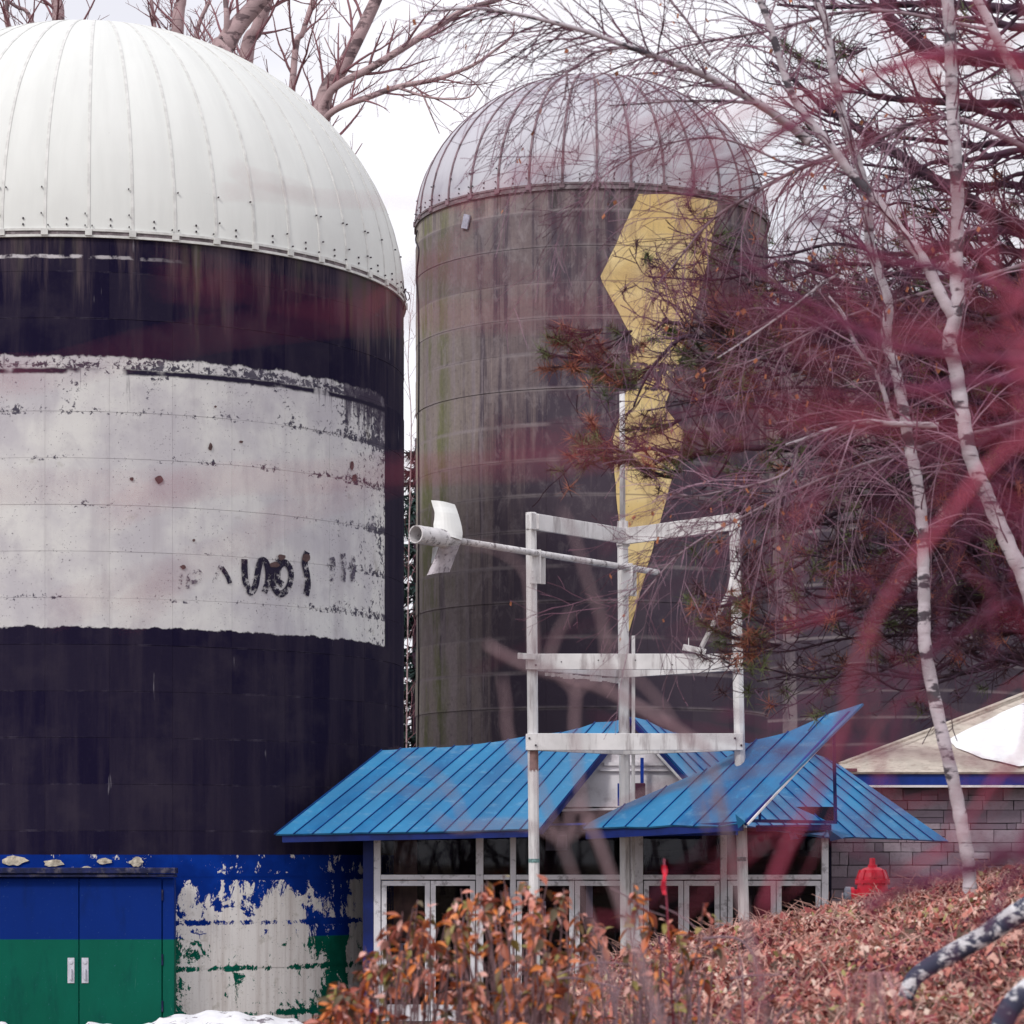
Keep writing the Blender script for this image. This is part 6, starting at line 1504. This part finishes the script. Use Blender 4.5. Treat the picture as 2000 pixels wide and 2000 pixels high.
reds = [
    redstem([(2080, 900), (1932, 838), (1720, 800), (1500, 790), (1380, 815), (1250, 845), (1050, 875), (880, 884), (740, 886), (600, 900), (430, 905), (300, 935), (200, 975)], 1.25, 0.0048, 0.0020, 1.1),
    redstem([(2050, 0), (1932, 62), (1820, 95), (1700, 125), (1600, 158), (1470, 190), (1380, 215), (1290, 228), (1210, 240), (1110, 278), (1000, 315), (860, 395)], 2.0, 0.0060, 0.0026),
    redstem([(2080, 200), (1990, 160), (1932, 125), (1880, 80), (1850, 20), (1840, -50)], 2.1, 0.007, 0.006),
    redstem([(2080, 600), (1932, 650), (1800, 640), (1660, 625), (1560, 610), (1420, 572), (1300, 548), (1190, 530), (1090, 520)], 2.3, 0.0065, 0.0025),
    redstem([(2060, 740), (1932, 690), (1780, 665), (1640, 640), (1520, 590), (1440, 560), (1330, 590)], 2.6, 0.008, 0.003),
    redstem([(2080, 740), (1970, 810), (1932, 830), (1860, 885), (1800, 960), (1730, 1050), (1680, 1120), (1640, 1190), (1610, 1270), (1590, 1370), (1540, 1500), (1480, 1610), (1440, 1720)], 2.0, 0.0085, 0.006),
    redstem([(2080, 1000), (1980, 850), (1932, 790), (1840, 830), (1700, 880), (1560, 930), (1480, 990)], 2.5, 0.006, 0.003),
    redstem([(2080, 1150), (1960, 930), (1900, 900), (1860, 940), (1800, 1060), (1770, 1200), (1700, 1330), (1690, 1420)], 2.8, 0.006, 0.003),
    redstem([(2080, 420), (1932, 560), (1880, 580), (1830, 560), (1790, 480), (1800, 420), (1810, 330)], 2.2, 0.007, 0.004),
    redstem([(2060, 1300), (1932, 1420), (1870, 1480), (1800, 1590), (1720, 1640), (1640, 1730)], 2.3, 0.005, 0.003),
    redstem([(2070, 480), (1932, 560), (1820, 720), (1700, 760), (1560, 740), (1420, 760), (1280, 780), (1180, 800)], 2.9, 0.006, 0.003),
    redstem([(2070, 1210), (1932, 1130), (1820, 1190), (1700, 1270), (1600, 1290), (1520, 1320), (1440, 1380)], 2.7, 0.005, 0.0025),
    redstem([(2070, 640), (1960, 600), (1890, 540), (1870, 470), (1860, 380)], 2.0, 0.006, 0.004),
    redstem([(2060, 1120), (1932, 1010), (1800, 1010), (1690, 960), (1560, 950), (1430, 990), (1330, 1080)], 2.4, 0.0045, 0.0022),
    redstem([(2060, 300), (1932, 230), (1800, 260), (1700, 330), (1600, 400), (1490, 420), (1400, 480)], 3.0, 0.005, 0.0025),
    redstem([(2060, 900), (1932, 700), (1760, 620), (1600, 690), (1440, 640), (1330, 560), (1220, 590), (900, 600), (620, 600)], 1.3, 0.004, 0.0013, 1.0),
]
_rr = random.Random(99)
for pts, y in [([(2060, 700 + 90 * i + _rr.uniform(-40, 40)), (1932, 560 + 95 * i + _rr.uniform(-60, 60)), (1830, 540 + 95 * i + _rr.uniform(-70, 70)), (1720, 560 + 100 * i + _rr.uniform(-70, 70)), (1600 + _rr.uniform(-60, 60), 590 + 100 * i + _rr.uniform(-90, 90)), (1500 + _rr.uniform(-120, 60), 620 + 105 * i + _rr.uniform(-120, 120))], _rr.uniform(1.9, 3.4)) for i in range(-4, 10, 3)]:
    reds.append(redstem(pts, y, 0.0042, 0.0016))
near_shrub('dogwood_shrub', 'strongly blurred red dogwood stems sweeping across the right side close to the camera', brd, reds, M_REDTWIG, 63, twl=0.24, tevery=0.085, tdepth=2, tr_=0.0015, alt=M_REDDARK, t0=0.36, ang=R(24))

# ---- thicket behind the photographer, seen only as reflections in the entrance glass
mb = MB(); rr = random.Random(88); OTH = dict(seg=0.5, wob=0.2, g=0.1, rmin=0.012, thin=0.05, dens=1.6, ang=R(40), lr=0.5, rtw=0.03)
for k in range(75):
    x = rr.uniform(-14, 20); y = rr.uniform(-48, -26)
    grow(mb, Vector((x, y, ground_h(x, y) - .1)), Vector((rr.uniform(-.3, .3), rr.uniform(-.3, .3), 1)), rr.uniform(3, 8), rr.uniform(0.05, 0.16), 2, OTH, rr=rr)
tag(mb.build('thicket', M_PINE), 'bare thicket across the way, reflected in the entrance glass', kind='stuff')
